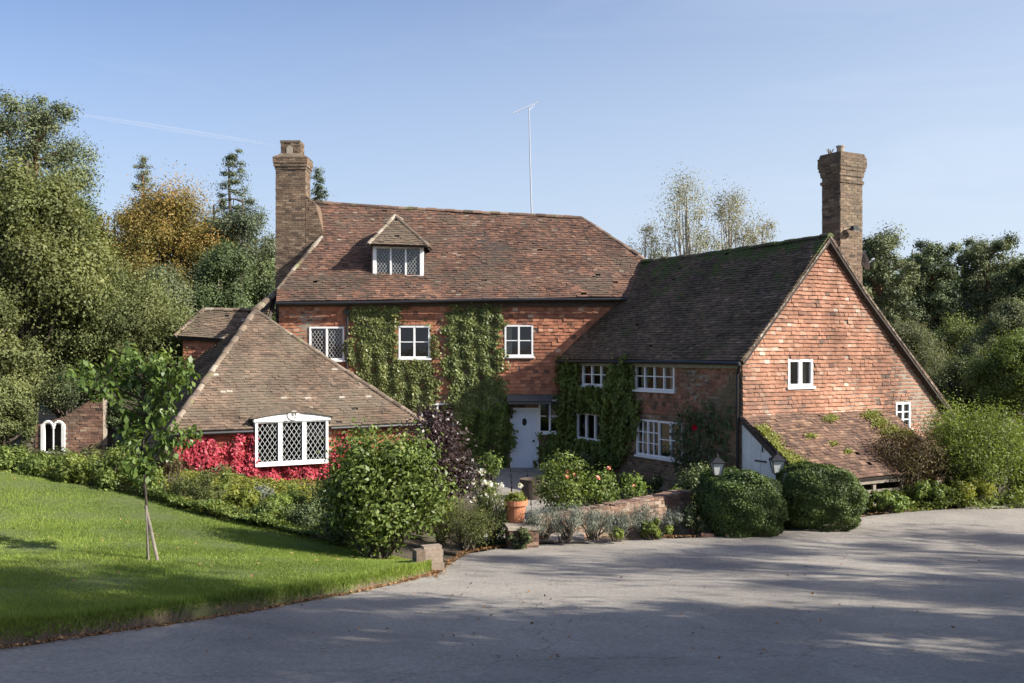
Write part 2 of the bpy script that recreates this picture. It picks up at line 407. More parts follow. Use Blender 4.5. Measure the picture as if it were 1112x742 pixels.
def make_tree(name, kind, base, H, R, leaf, label, cat, group=None, trunk_mat='bark', n=26000, ls=.16, shape='broad', trunk_h=.25, clumps=None, lean=0):
    """tapered trunk, limbs that reach the clumps, and leaves spread through the clumps"""
    root = empty(name, base, label, cat, group)
    cent, rad, cnt = [], [], []
    tr = MB(); tr0 = H*.018+.05
    top = np.array((lean, 0, H*.93))
    tp = [np.array((lean*(k/6)**2+rng.normal()*.03*H*.1, rng.normal()*.03*H*.1, H*.93*k/6)) for k in range(7)]
    flat = 1.0
    if shape == 'broad':
        K = clumps or 70
        for k in range(K):
            d = rnd_dirs(1)[0]; d[2] = abs(d[2])*1.0-.35*rng.random()
            rr = (.45+.55*rng.random()**.5)
            z = trunk_h*H+(1-trunk_h)*H*(.45+.5*d[2]*rr)
            w = math.sqrt(max(.05, 1-(max(0, (z/H-trunk_h)/(1-trunk_h))*2-.85)**2*.62))
            cent.append((d[0]*R*rr*w+lean*z/H, d[1]*R*rr*w, z)); rad.append(R*(.16+.15*rng.random()))
    elif shape == 'column':
        K = clumps or 60
        for k in range(K):
            z = H*(trunk_h+(1-trunk_h)*(k+.5)/K); a = rng.random()*6.28
            w = math.sin(math.pi*min(1, .12+.85*(z/H)))**.6
            rr = R*w*(.4+.6*rng.random()); cent.append((math.cos(a)*rr, math.sin(a)*rr, z*.96)); rad.append(R*(.2+.2*rng.random()))
    elif shape == 'conifer':
        lv = int(H*1.9)
        for k in range(lv):
            f = (k+.5)/lv; z = H*(trunk_h+(1-trunk_h)*f); L = R*(1-f)**.8*(.55+.8*rng.random())+.1
            nb = max(4, int(9-4*f)); a0 = rng.random()*6.28
            for q in range(nb):
                a = a0+6.28*q/nb+rng.normal()*.2; l = L*(.7+.5*rng.random())
                tip = np.array((math.cos(a)*l, math.sin(a)*l, z-.22*l+rng.normal()*.1))
                branch(tr, (0, 0, z), tip, .03+.04*(1-f), .012, .02, 4, 3)
                m_ = max(1, int(l/.9))
                for s_ in range(m_):
                    t = (s_+.7)/m_; c = np.array((0, 0, z))*(1-t)+tip*t
                    cent.append(tuple(c+rng.normal(size=3)*.1)); rad.append((.42+.34*l/R*(1.2-t*.5))*(.62+.38*(1-f)))
        cent.append((lean, 0, H*.97)); rad.append(.3)
        flat = .62
    elif shape == 'pine':
        K = int((clumps or 34)*(2 if name == 'drive_tree' else 3.2))
        for k in range(K):
            f = (k+rng.random())/K; z = H*(trunk_h+(1-trunk_h)*f*.97); a = k*2.4+rng.random()
            w = math.sin(math.pi*(.22+.62*f))**.7*(.8+.2*math.sin(k*.9))
            rr = R*w*(.1+.9*rng.random()**.6); cent.append((math.cos(a)*rr+lean*f, math.sin(a)*rr, z+rng.normal()*.25-.12*rr)); rad.append(R*(.15+.17*rng.random())*(1 if name == 'drive_tree' else .82))
        flat = .62 if name == 'drive_tree' else .85
    elif shape == 'birch':
        K = clumps or 40
        for k in range(K):
            f = rng.random()**.8; z = H*(trunk_h+(1-trunk_h)*f); a = rng.random()*6.28
            w = math.sin(math.pi*(.15+.8*f))**.7; rr = R*w*(.3+.7*rng.random())
            cent.append((math.cos(a)*rr, math.sin(a)*rr, z)); rad.append(R*(.2+.22*rng.random()))
    if name != 'drive_tree': n = int(n*(2.1 if shape != 'birch' else 1)); ls = ls*(.68 if shape != 'birch' else 1)
    rad = np.array(rad); w = rad**2; cnt = n*w/w.sum()
    rad = rad*np.exp(.28*rng.normal(size=len(rad)))
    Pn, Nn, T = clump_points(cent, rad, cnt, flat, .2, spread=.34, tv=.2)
    if shape in ('broad', 'column'):                    # loose sprays break up the outline
        m_ = len(Pn)//9; ix = rng.integers(0, len(Pn), m_); cc_ = np.array((0, 0, H*.5)); dd_ = unit(Pn[ix]-cc_)
        Pn[ix] += dd_*rng.random(m_)[:, None]*R*.07
    if shape == 'birch': Pn[:, 2] -= .3*rng.random(len(Pn))*R*.3
    size = ls*(.7+.6*rng.random(len(Pn)))
    me = leaf_mesh('crown', Pn, Nn, size, T, .55 if shape != 'conifer' else .35, hang=((0, 0, -1), .5) if shape in ('birch', 'conifer') else None)
    cr = link('crown', me, root, leaf)
    r = [tr0*(1-.85*k/6) for k in range(7)]
    tr.tube(tp, r, 9, cap=False)
    if shape != 'conifer':
        step = 1 if len(cent) <= 60 else 2
        for c in cent[::step]:
            c = np.array(c); zz = max(H*.12, min(H*.85, c[2]*((.35+.45*rng.random()) if shape != 'pine' else (.82+.14*rng.random()))))
            a = np.interp([zz]*3, [0, H*.93], [0, 1])
            st = np.array((lean*(zz/(H*.93))**2, 0, zz))
            branch(tr, st, c, tr0*.38*(1-zz/H)+.02, .012, -.05, 5, 4)
    t = tr
    off = root.location
    me2 = bpy.data.meshes.new('trunk'); me2.from_pydata(t.v, [], t.f)
    at = me2.attributes.new('tint', 'FLOAT', 'FACE'); at.data.foreach_set('value', np.array(t.t, dtype=np.float32))
    me2.polygons.foreach_set('use_smooth', [True]*len(t.f)); me2.update()
    link('trunk', me2, root, M[trunk_mat])
    return root

def copy_tree(o, loc, rz, sc, label, parent=None):
    c = o.copy(); COL.objects.link(c); c.parent = parent
    if parent is None:
        c.location = loc; c.rotation_euler = (0, 0, rz); c.scale = (sc[0], sc[0], sc[1]); c['label'] = label
    for ch in list(o.children):
        k = ch.copy(); COL.objects.link(k); k.parent = c
    return c

def make_shrub(name, base, w, h, leaf, label, cat='shrub', group=None, n=6000, ls=.07, depth=None, K=22, aspect=.55, stems=True, hang=None, shell=.4, spread=.9, low=.0, stem_mat='bark', upr=0.0):
    root = empty(name, base, label, cat, group)
    d_ = depth or w
    cent, rad = [], []
    for k in range(K):
        d = rnd_dirs(1)[0]; rr = .25+.6*rng.random()**.5
        z = h*(low+.5*(1-low)+(.5*(1-low)-.08)*d[2]*rr*1.15)
        f = z/h
        cent.append((d[0]*w*.5*rr*spread, d[1]*d_*.5*rr*spread, z)); rad.append(min(w, h, d_)*(.13+.13*rng.random()))
    rad = np.array(rad); Pn, Nn, T = clump_points(cent, rad, n*rad**2/(rad**2).sum(), 1.0, shell)
    if upr: Pn[:, 2] += upr*h*np.abs(rng.normal(size=len(Pn)))*.3
    Pn[:, 2] = np.where(Pn[:, 2] < .01, .02+.1*rng.random(len(Pn)), Pn[:, 2])
    me = leaf_mesh('foliage', Pn, Nn, ls*(.65+.7*rng.random(len(Pn))), T, aspect, hang=hang)
    link('foliage', me, root, leaf)
    if stems:
        t = MB()
        for c in cent: branch(t, (rng.normal()*.05*w, rng.normal()*.05*w, 0), c, .014+.008*h, .005, -.05, 4, 4)
        me2 = bpy.data.meshes.new('stem'); me2.from_pydata(t.v, [], t.f); me2.update(); link('stem', me2, root, M[stem_mat])
    return root

# ------------------------------------------------------------------ ground heights
def softp(x, s=1.2): return s*np.log1p(np.exp(np.clip(x/s, -30, 30)))
def zdrive(X, Y):
    return .117*softp(18-np.asarray(Y, float))+0*np.asarray(X, float)
def smooth(a, b, x):
    t = np.clip((np.asarray(x, float)-a)/(b-a), 0, 1); return t*t*(3-2*t)
def zground(X, Y):
    X = np.asarray(X, float); Y = np.asarray(Y, float)
    hill = np.clip(-X-1.2, 0, 11)*.132*smooth(15.0, 18.2, Y)*(1-.55*smooth(21.5, 27, Y))
    far = 5.0*smooth(60, 160, Y)+2.5*smooth(-16, -50, X)*smooth(20, 40, Y)
    near = smooth(-4, 8, Y)
    return zdrive(X, Y)*1.0+hill+far-.04
def on_drive(px, py, add=0.0):
    lo, hi = 3.0, 60.0
    fn = lambda Y: CAMZ+(HZ-py)/F*Y-float(zdrive(0, Y))-add
    for _ in range(60):
        m_ = .5*(lo+hi)
        if fn(m_) > 0: lo = m_
        else: hi = m_
    return P(px, py, lo)

# ------------------------------------------------------------------ setting
def grid_mesh(name, xs, ys, zf, mat, attr=None):
    X, Y = np.meshgrid(xs, ys); Z = zf(X, Y)
    v = np.stack([X, Y, Z], -1).reshape(-1, 3); nx, ny = len(xs), len(ys)
    f = [(j*nx+i, j*nx+i+1, (j+1)*nx+i+1, (j+1)*nx+i) for j in range(ny-1) for i in range(nx-1)]
    me = bpy.data.meshes.new(name); me.from_pydata(v.tolist(), [], f); me.polygons.foreach_set('use_smooth', [True]*len(f)); me.update()
    return link(name, me, None, mat)

def soil_mat():
    m, nt, b = new_mat('soil_and_leaf_mould')
    pos = geo_pos(nt)
    n = noise(nt, pos, 3, 8, .7); r = ramp(nt, [(.3, (.055,.042,.03)), (.5, (.10,.075,.05)), (.62, (.075,.09,.03)), (.8, (.16,.12,.075))]); nt.links.new(n.outputs['Fac'], r.inputs['Fac'])
    nt.links.new(r.outputs['Color'], b.inputs['Base Color']); b.inputs['Roughness'].default_value = .95
    n2 = noise(nt, pos, 18, 6, .7); bp = nt.nodes.new('ShaderNodeBump'); bp.inputs['Distance'].default_value = .06
    nt.links.new(n2.outputs['Fac'], bp.inputs['Height']); nt.links.new(bp.outputs['Normal'], b.inputs['Normal'])
    return m
M['soil'] = soil_mat()
M['bank'] = masonry('earth_edge', [(0, (.12,.088,.055)), (1, (.15,.11,.07))], stain=((.10,.115,.04), .5, .8), grime=.45, bump=.03, lichen=((.26,.17,.09), .60))

def asphalt_mat():
    m, nt, b = new_mat('worn_asphalt')
    pos = geo_pos(nt)
    n = noise(nt, pos, 130, 3, .8); r = ramp(nt, [(.3, (.168,.154,.134)), (.5, (.288,.265,.232)), (.72, (.46,.428,.38))]); nt.links.new(n.outputs['Fac'], r.inputs['Fac'])
    n2 = noise(nt, pos, .5, 6, .65, .5); r2 = ramp(nt, [(.3, (.70,.69,.69)), (.7, (1.17,1.15,1.10))]); nt.links.new(n2.outputs['Fac'], r2.inputs['Fac'])
    c = mix(nt, r.outputs['Color'], r2.outputs['Color'], 1.0, 'MULTIPLY')
    n4 = noise(nt, pos, 22, 4, .7); r4 = ramp(nt, [(.3, (.72,)*3), (.7, (1.22,)*3)]); nt.links.new(n4.outputs['Fac'], r4.inputs['Fac'])
    c = mix(nt, c, r4.outputs['Color'], 1.0, 'MULTIPLY')
    # pale grit and brown dust in worn streaks
    n3 = noise(nt, pos, 2.2, 7, .75, 1.0); s = ramp(nt, [(.55, (0,)*3), (.8, (.45,)*3)]); nt.links.new(n3.outputs['Fac'], s.inputs['Fac'])
    c = mix(nt, c, (.27,.235,.19), s.outputs['Color'])
    # thin dark cracks
    vo = nt.nodes.new('ShaderNodeTexVoronoi'); vo.feature = 'DISTANCE_TO_EDGE'; vo.inputs['Scale'].default_value = .22
    wv = nt.nodes.new('ShaderNodeVectorMath'); wv.operation = 'ADD'
    nw = noise(nt, pos, 1.2, 5, .7); nt.links.new(nw.outputs['Color'], wv.inputs[1]); nt.links.new(pos, wv.inputs[0]); nt.links.new(wv.outputs[0], vo.inputs['Vector'])
    cr = ramp(nt, [(0, (.6,)*3), (.0035, (1,)*3)]); nt.links.new(vo.outputs['Distance'], cr.inputs['Fac'])
    c = mix(nt, c, cr.outputs['Color'], 1.0, 'MULTIPLY')
    nt.links.new(c, b.inputs['Base Color']); b.inputs['Roughness'].default_value = .85; b.inputs['Specular IOR Level'].default_value = .3
    bp = nt.nodes.new('ShaderNodeBump'); bp.inputs['Distance'].default_value = .008; bp.inputs['Strength'].default_value = .8
    nt.links.new(n.outputs['Fac'], bp.inputs['Height']); nt.links.new(bp.outputs['Normal'], b.inputs['Normal'])
    return m
M['asphalt'] = asphalt_mat()

xs = np.concatenate([np.arange(-600, -60, 30), np.arange(-60, -20, 4), np.arange(-20, 24, .25), np.arange(24, 60, 4), np.arange(60, 601, 30)])
ys = np.concatenate([np.arange(-200, -20, 20), np.arange(-20, 36, .25), np.arange(36, 120, 4), np.arange(120, 1201, 40)])
tag(grid_mesh('ground', xs, ys, lambda X, Y: zground(X, Y)-.05*(Y < 21)-.04*np.ones_like(X), M['soil']), kind='structure')

# driveway: a sheet whose far edge follows the photo's curve
far_px = [(470,627),(486,612),(505,600),(540,594),(600,588),(660,584),(720,583),(775,582),(850,574),(910,568),(940,559),(1000,553),(1060,549),(1112,546),(1180,541)]
far_pts = [on_drive(*p) for p in far_px]
fx = [p.x for p in far_pts]; fy = [p.y for p in far_pts]
fx = [-26, fx[0]-.05]+fx+[60]; fy = [3.0, fy[0]-1.5]+fy+[34]
kb_px = [(-60,716),(0,703),(65,694),(135,684),(200,675),(270,664),(330,652),(382,643),(430,633),(462,625),(476,616)]
kerb = [on_drive(*p) for p in kb_px]
kerb = [Vector((-14, 6.4, float(zdrive(0, 6.4)))), Vector((-8.5, 7.4, float(zdrive(0, 7.4))))]+kerb
kx = [p.x for p in kerb]; ky = [p.y for p in kerb]
def far_edge(x):
    if x < kx[-1]: return float(np.interp(x, kx, ky))+.25
    return float(np.interp(x, fx, fy))+.05*math.sin(x*5.1)+.03*math.sin(x*13)
dx = np.concatenate([np.arange(-26, -10, 2), np.arange(-10, 16, .12), np.arange(16, 60, 3)])
dv, df = [], []
NY = 90
for x in dx:
    fe = far_edge(x)
    for j in range(NY+1):
        t = j/NY; y = -20+(fe+20)*t**.6
        z = float(zdrive(x, y)) + .012*math.sin(x*.9+y*.5)*math.sin(y*.7)
        if j == NY: z -= .03
        dv.append((x, y, z))
for i in range(len(dx)-1):
    for j in range(NY): a = i*(NY+1)+j; df.append((a, a+NY+1, a+NY+2, a+1))
me = bpy.data.meshes.new('driveway'); me.from_pydata(dv, [], df); me.polygons.foreach_set('use_smooth', [True]*len(df)); me.update()
tag(link('driveway', me, None, M['asphalt']), kind='structure')

# lawn: raised behind an earth edge, rising to the left
lawn_c = [P(0,515,20), P(-80,500,20.5), P(141,541,19.5), P(235,562,19), P(340,592,17.2), P(440,611,16.0), P(165,608,13), P(60,600,13.2)]
cp = [(p.x, p.y, p.z) for p in lawn_c]+[(p.x, p.y+.1, p.z+.2-.09*k/len(kerb)) for k, p in enumerate(kerb)]
cp = np.array(cp)
def tps_fit(c):
    n = len(c); d = np.linalg.norm(c[:, None, :2]-c[None, :, :2], axis=2)
    K = np.where(d > 0, d*d*np.log(d+1e-9), 0)+np.eye(n)*.4
    Pm = np.c_[np.ones(n), c[:, :2]]; A = np.block([[K, Pm], [Pm.T, np.zeros((3, 3))]])
    return np.linalg.solve(A, np.r_[c[:, 2], 0, 0, 0])
tw = tps_fit(cp)
def zlawn(X, Y):
    X = np.asarray(X, float); Y = np.asarray(Y, float)
    d = np.sqrt((X[..., None]-cp[:, 0])**2+(Y[..., None]-cp[:, 1])**2)
    U = np.where(d > 0, d*d*np.log(d+1e-9), 0)
    return U@tw[:len(cp)]+tw[-3]+tw[-2]*X+tw[-1]*Y
def under_lawn():
    g = bpy.data.objects['ground'].data; ring = [(kx[i], ky[i]) for i in range(len(kx))]+[(x, y-.25) for x, y in farL[::-1]]
    for v in g.vertices:
        if -17 < v.co.x < 0 and 5 < v.co.y < 22 and pip((v.co.x, v.co.y), ring): v.co.z = min(v.co.z, float(zlawn(v.co.x, v.co.y))-.12)
NS, NT = 320, 60
def pip(pt, poly):
    x, y = pt; c = False
    for i in range(len(poly)):
        x1, y1 = poly[i-1]; x2, y2 = poly[i]
        if (y1 > y) != (y2 > y) and x < (x2-x1)*(y-y1)/(y2-y1)+x1: c = not c
    return c
kpar = np.linspace(0, 1, len(kerb)); farL = [(-16, 21.5), (-12.5, 20.6), (-10.6, 20.3), (-7.7, 20.0), (-5.6, 19.6), (-3.3, 17.9), (-2.2, 17.0), (kx[-1]-.1, ky[-1]+.3)]
fs = np.array([0, .1, .2, .42, .6, .82, .92, 1.0])
def lawn_xy(s, t):
    ax = np.interp(s, kpar, kx); ay = np.interp(s, kpar, ky)+.07
    bx = np.interp(s, fs, [p[0] for p in farL]); by = np.interp(s, fs, [p[1] for p in farL])
    return ax+(bx-ax)*t, ay+(by-ay)*t
sv = np.linspace(0, 1, NS); tv = np.linspace(0, 1, NT)
S_, T_ = np.meshgrid(sv, tv, indexing='ij'); LX, LY = lawn_xy(S_, T_)
jit = .03*np.sin(sv*37+1.3*np.sin(sv*61))+.012*rng.normal(size=NS)
LY[:, 0] += jit
LZ = zlawn(LX, LY)+.012*np.sin(LX*3.1)*np.sin(LY*2.7)
lv = np.stack([LX, LY, LZ], -1).reshape(-1, 3).tolist(); lf = []
for i in range(NS-1):
    for j in range(NT-1): a = i*NT+j; lf.append((a, a+NT, a+NT+1, a+1))
m, nt, b = new_mat('mown_turf')
pos = geo_pos(nt); n = noise(nt, pos, 5, 8, .75); r = ramp(nt, [(.3, (.07,.09,.025)), (.55, (.11,.14,.035)), (.8, (.15,.18,.045))]); nt.links.new(n.outputs['Fac'], r.inputs['Fac'])
nt.links.new(r.outputs['Color'], b.inputs['Base Color']); b.inputs['Roughness'].default_value = .95
n2 = noise(nt, pos, 60, 4, .7); bp = nt.nodes.new('ShaderNodeBump'); bp.inputs['Distance'].default_value = .03; nt.links.new(n2.outputs['Fac'], bp.inputs['Height']); nt.links.new(bp.outputs['Normal'], b.inputs['Normal'])
M['turf'] = m
me = bpy.data.meshes.new('lawn'); me.from_pydata(lv, [], lf); me.polygons.foreach_set('use_smooth', [True]*len(lf)); me.update()
under_lawn()
lawn = tag(link('lawn', me, None, M['turf']), kind='structure')
# earth bank under the lawn's edge
bv, bf = [], []
NB = 7
for i in range(NS):
    for j in range(NB):
        t = j/(NB-1); x, y, z = LX[i, 0], LY[i, 0], LZ[i, 0]
        zb = float(zdrive(x, y-.1))-.03
        yy = y-.24*(1-t)**1.2-.03*math.sin(i*.11+2*math.sin(i*.053))*(1-t)+rng.normal()*.012
        bv.append((x, yy+(.03 if j == NB-1 else 0), zb+(z-.004-zb)*t))
for i in range(NS-1):
    for j in range(NB-1): a = i*NB+j; bf.append((a, a+NB, a+NB+1, a+1))
me = bpy.data.meshes.new('earth_bank'); me.from_pydata(bv, [], bf); me.polygons.foreach_set('use_smooth', [True]*len(bf)); me.update()
tag(link('earth_bank', me, None, M['bank']), kind='structure')

def grass():
    n = 330000
    s = rng.random(n)*1.0; t = rng.random(n)
    keep = rng.random(n) < np.clip(.35+.65*np.interp(s, kpar, np.abs(np.linspace(1, .25, len(kerb)))), 0, 1)
    s = s[keep]; t = t[keep]
    s = .08+.92*s
    X, Y = lawn_xy(s, t**1.15)
    Z = zlawn(X, Y)
    n = len(X)
    hgt = (.020+.022*rng.random(n))*(1+.35*np.sin(X*1.7+1)*np.sin(Y*1.3))
    edge = t < .03; hgt[edge] *= 2.1
    base = np.stack([X, Y, Z-.004], -1)
    m_ = 34000; ii = rng.integers(0, NS-1, m_); tt = 1-rng.random(m_)**1.7*.62; bb_ = np.array(bv).reshape(NS, NB, 3)
    kk = tt*(NB-1); k0 = np.minimum(kk.astype(int), NB-2); fr_k = (kk-k0)[:, None]; si = rng.random(m_)[:, None]
    pa = bb_[ii, k0]*(1-fr_k)+bb_[ii, k0+1]*fr_k; pb = bb_[ii+1, k0]*(1-fr_k)+bb_[ii+1, k0+1]*fr_k; pk = pa*(1-si)+pb*si
    keep = rng.random(m_) < np.clip(-.55+tt*1.5+.35*np.sin(pk[:, 0]*3.3)*np.sin(pk[:, 0]*1.1+2), 0, 1); pk = pk[keep]
    base = np.concatenate([base, pk]); hgt = np.concatenate([hgt, .015+.035*rng.random(len(pk))]); X = base[:, 0]; Y = base[:, 1]; n = len(base)
    a = rng.random(n)*6.28; w = (.0035+.003*rng.random(n))
    side = np.stack([np.cos(a), np.sin(a), np.zeros(n)], -1)*w[:, None]
    tip = base+np.stack([rng.normal(size=n)*.014, rng.normal(size=n)*.014, hgt], -1)
    v = np.stack([base-side, base+side, tip], 1)
    me = bpy.data.meshes.new('grass'); me.vertices.add(n*3); me.vertices.foreach_set('co', v.reshape(-1).astype(np.float32))
    me.loops.add(n*3); me.loops.foreach_set('vertex_index', np.arange(n*3, dtype=np.int32))
    me.polygons.add(n); me.polygons.foreach_set('loop_start', np.arange(0, n*3, 3, dtype=np.int32)); me.update(calc_edges=True)
    tint = .45+.15*rng.normal(size=n)+.15*np.sin(X*.9+Y*.6)+.1*np.sin(X*2.3-Y*1.9)
    at = me.attributes.new('tint', 'FLOAT', 'FACE'); at.data.foreach_set('value', np.clip(tint, 0, 1).astype(np.float32))
    tag(link('grass', me, None, FOL['grass']), 'short mown green grass covering the sloping lawn', 'grass', kind='stuff')
grass()

# ------------------------------------------------------------------ masonry built tile by tile
def clip_poly(poly, u0, v0, u1, v1):
    def cl(ps, f, inter):
        out = []
        for i in range(len(ps)):
            a, b_ = ps[i-1], ps[i]; fa, fb = f(a), f(b_)
            if fb:
                if not fa: out.append(inter(a, b_))
                out.append(b_)
            elif fa: out.append(inter(a, b_))
        return out
    def iu(c): return lambda a, b_: (c, a[1]+(b_[1]-a[1])*(c-a[0])/((b_[0]-a[0]) or 1e-9))
    def iv(c): return lambda a, b_: (a[0]+(b_[0]-a[0])*(c-a[1])/((b_[1]-a[1]) or 1e-9), c)
    p = cl(poly, lambda q: q[0] >= u0, iu(u0))
    if p: p = cl(p, lambda q: q[0] <= u1, iu(u1))
    if p: p = cl(p, lambda q: q[1] >= v0, iv(v0))
    if p: p = cl(p, lambda q: q[1] <= v1, iv(v1))
    return p

def pip(pt, poly):
    x, y = pt; c = False
    for i in range(len(poly)):
        x1, y1 = poly[i-1]; x2, y2 = poly[i]
        if (y1 > y) != (y2 > y) and x < (x2-x1)*(y-y1)/(y2-y1)+x1: c = not c
    return c

def area(p):
    return abs(sum(p[i-1][0]*p[i][1]-p[i][0]*p[i-1][1] for i in range(len(p))))/2

def units(mb, fr, poly, tw_, cv, holes=(), thick=.016, top=.003, gap=.0, rough=.004, disp=None, vgap=0.0, wav=.006, bond=.5, base=0.0, drop=.003, tintf=None):
    """lay tiles (or bricks) over a polygon on a plane: each one its own raised, slightly crooked face"""
    us = [p[0] for p in poly]; vs = [p[1] for p in poly]
    v = min(vs); row = 0
    disp = disp or (lambda u, v: 0.0)
    while v < max(vs):
        u = min(us)-(tw_*bond if row % 2 else 0)-rng.random()*.01
        rv = wav*math.sin(row*1.3); rt = rng.normal()*.05
        while u < max(us):
            w_ = tw_*(1+.06*rng.normal()) if gap == 0 else tw_
            a, b_, c, d = u+gap, v+vgap, u+w_-gap*.2, v+cv+(.004 if vgap == 0 else 0)
            cu, cvv = (a+c)/2, (b_+d)/2
            skip = any(h[0]-.01 < cu < h[2]+.01 and h[1]-.01 < cvv < h[3]+.01 for h in holes)
            if not skip and rng.random() > drop:
                ins = all(pip(q, poly) for q in ((a, b_), (c, b_), (c, d), (a, d)))
                cell = [(a, b_), (c, b_), (c, d), (a, d)] if ins else clip_poly(poly, a, b_, c, d)
                for h in holes:
                    if cell and not (c <= h[0] or a >= h[2] or d <= h[1] or b_ >= h[3]):   # trim against the opening
                        if cu < h[0]: cell = clip_poly(cell, -1e3, -1e3, h[0], 1e3)
                        elif cu > h[2]: cell = clip_poly(cell, h[2], -1e3, 1e3, 1e3)
                        elif cvv < h[1]: cell = clip_poly(cell, -1e3, -1e3, 1e3, h[1])
                        else: cell = clip_poly(cell, -1e3, h[3], 1e3, 1e3)
                if cell and len(cell) > 2 and area(cell) > 2e-4:
                    j0 = rng.normal()*rough; ju = rng.normal()*rough; kick = .0 if rng.random() > .02 else .012
                    tl = rng.beta(1.9, 1.9) if tintf is None else tintf(cu, cvv)
                    tl = min(1, max(0, tl+rt)); n = len(cell); i = len(mb.v)
                    dv_ = rng.normal()*.004 if gap == 0 else rng.normal()*.0015
                    for (pu, pv) in cell:
                        f = (pv-b_)/(d-b_); h_ = base+thick*(1-f)+top*f+j0+ju*((pu-a)/(c-a)-.5)*2+kick*(1-f)
                        mb.v.append(tuple(fr.at(pu, pv+(dv_ if ins else 0)+rv*(1-f)*0, max(base+.001, h_)+disp(pu, pv))))
                    for (pu, pv) in cell: mb.v.append(tuple(fr.at(pu, pv, disp(pu, pv)-.006)))
                    mb.f.append(tuple(range(i, i+n))); mb.t.append(tl)
                    for q in range(n):
                        A, B = i+q, i+(q+1) % n
                        mb.f.append((A, A+n, B+n, B)); mb.t.append(tl)
            u += w_
        v += cv; row += 1

def fix_wind(mb):
    return mb

def wall_slab(mb, fr, poly, holes, n0, n1):
    """a wall of real thickness with real openings"""
    cu = sorted({min(p[0] for p in poly), max(p[0] for p in poly)}|{h[0] for h in holes}|{h[2] for h in holes})
    cv = sorted({min(p[1] for p in poly), max(p[1] for p in poly)}|{h[1] for h in holes}|{h[3] for h in holes})
    for i in range(len(cu)-1):
        for j in range(len(cv)-1):
            mu, mv = (cu[i]+cu[i+1])/2, (cv[j]+cv[j+1])/2
            if any(h[0] < mu < h[2] and h[1] < mv < h[3] for h in holes): continue
            c = clip_poly(poly, cu[i], cv[j], cu[i+1], cv[j+1])
            if c and len(c) > 2 and area(c) > 1e-4: mb.prism(fr, c, n0, n1)

def waver(a, su, sv, ph=0):
    return lambda u, v: a*(math.sin(u*su+ph)*.6+math.sin(v*sv+u*su*.37+ph*2)*.4+.4*math.sin(u*su*2.7+v*1.1))

house = empty('farmhouse', (0, 31.3, 0), 'large old tile-hung brick farmhouse with clay tile roofs', 'house')

def roof_part(name, pts, mat, disp=None, label=None, deck=.10, tw_=.168, cv=.098, tintf=None, holes=()):
    """pts: 3D outline, first two along the eave left to right as seen from outside"""
    fr = Frame(pts[0], pts[1]-pts[0], N=(pts[1]-pts[0]).cross(pts[-1]-pts[0]))
    if fr.N.z < 0: fr = Frame(pts[0], pts[1]-pts[0], V=-fr.V)
    poly = [fr.uvp(p) for p in pts]
    mb = MB(); units(mb, fr, poly, tw_, cv, holes, thick=.026, top=.006, rough=.0045, disp=disp or waver(.02, .9, 1.4), tintf=tintf)
    o = mb.build(name, mat, house)
    dk = MB(); wall_slab(dk, fr, poly, holes, -deck-.03, -.028); dk.build('roof_deck', M['deck'], o)
    return o, fr, poly

def shift_build(mb, name, mat, parent): return mb.build(name, mat, parent)

def ridge_line(name, pts, mat, r=.11, step=.33, parent=None, lift=.02):
    """half-round ridge tiles butted end to end with mortar lumps"""
    mb = MB()
    for a, b_ in zip(pts[:-1], pts[1:]):
        a = Vector(a); b_ = Vector(b_); L = (b_-a).length; k = max(1, round(L/step)); d = (b_-a)/L
        side = d.cross(Vector((0, 0, 1))).normalized(); up = side.cross(d).normalized()
        for i in range(k):
            p0 = a+d*(L*i/k); p1 = a+d*(L*(i+1)/k-.008); j = rng.normal()*.008; tn = rng.random(); rr = r*(1+.06*rng.normal())
            ring0, ring1 = [], []
            for q in range(7):
                an = math.pi*q/6; o_ = side*math.cos(an)*rr+up*(math.sin(an)*rr*.85+lift+j-.05)
                ring0.append(p0+o_); ring1.append(p1+o_*1.0+up*rng.normal()*.003)
            for q in range(6): mb.face([ring0[q], ring1[q], ring1[q+1], ring0[q+1]], tn)
            mb.face(ring0[::-1], tn); mb.face(ring1, tn)
    return mb.build(name, mat, parent or house)

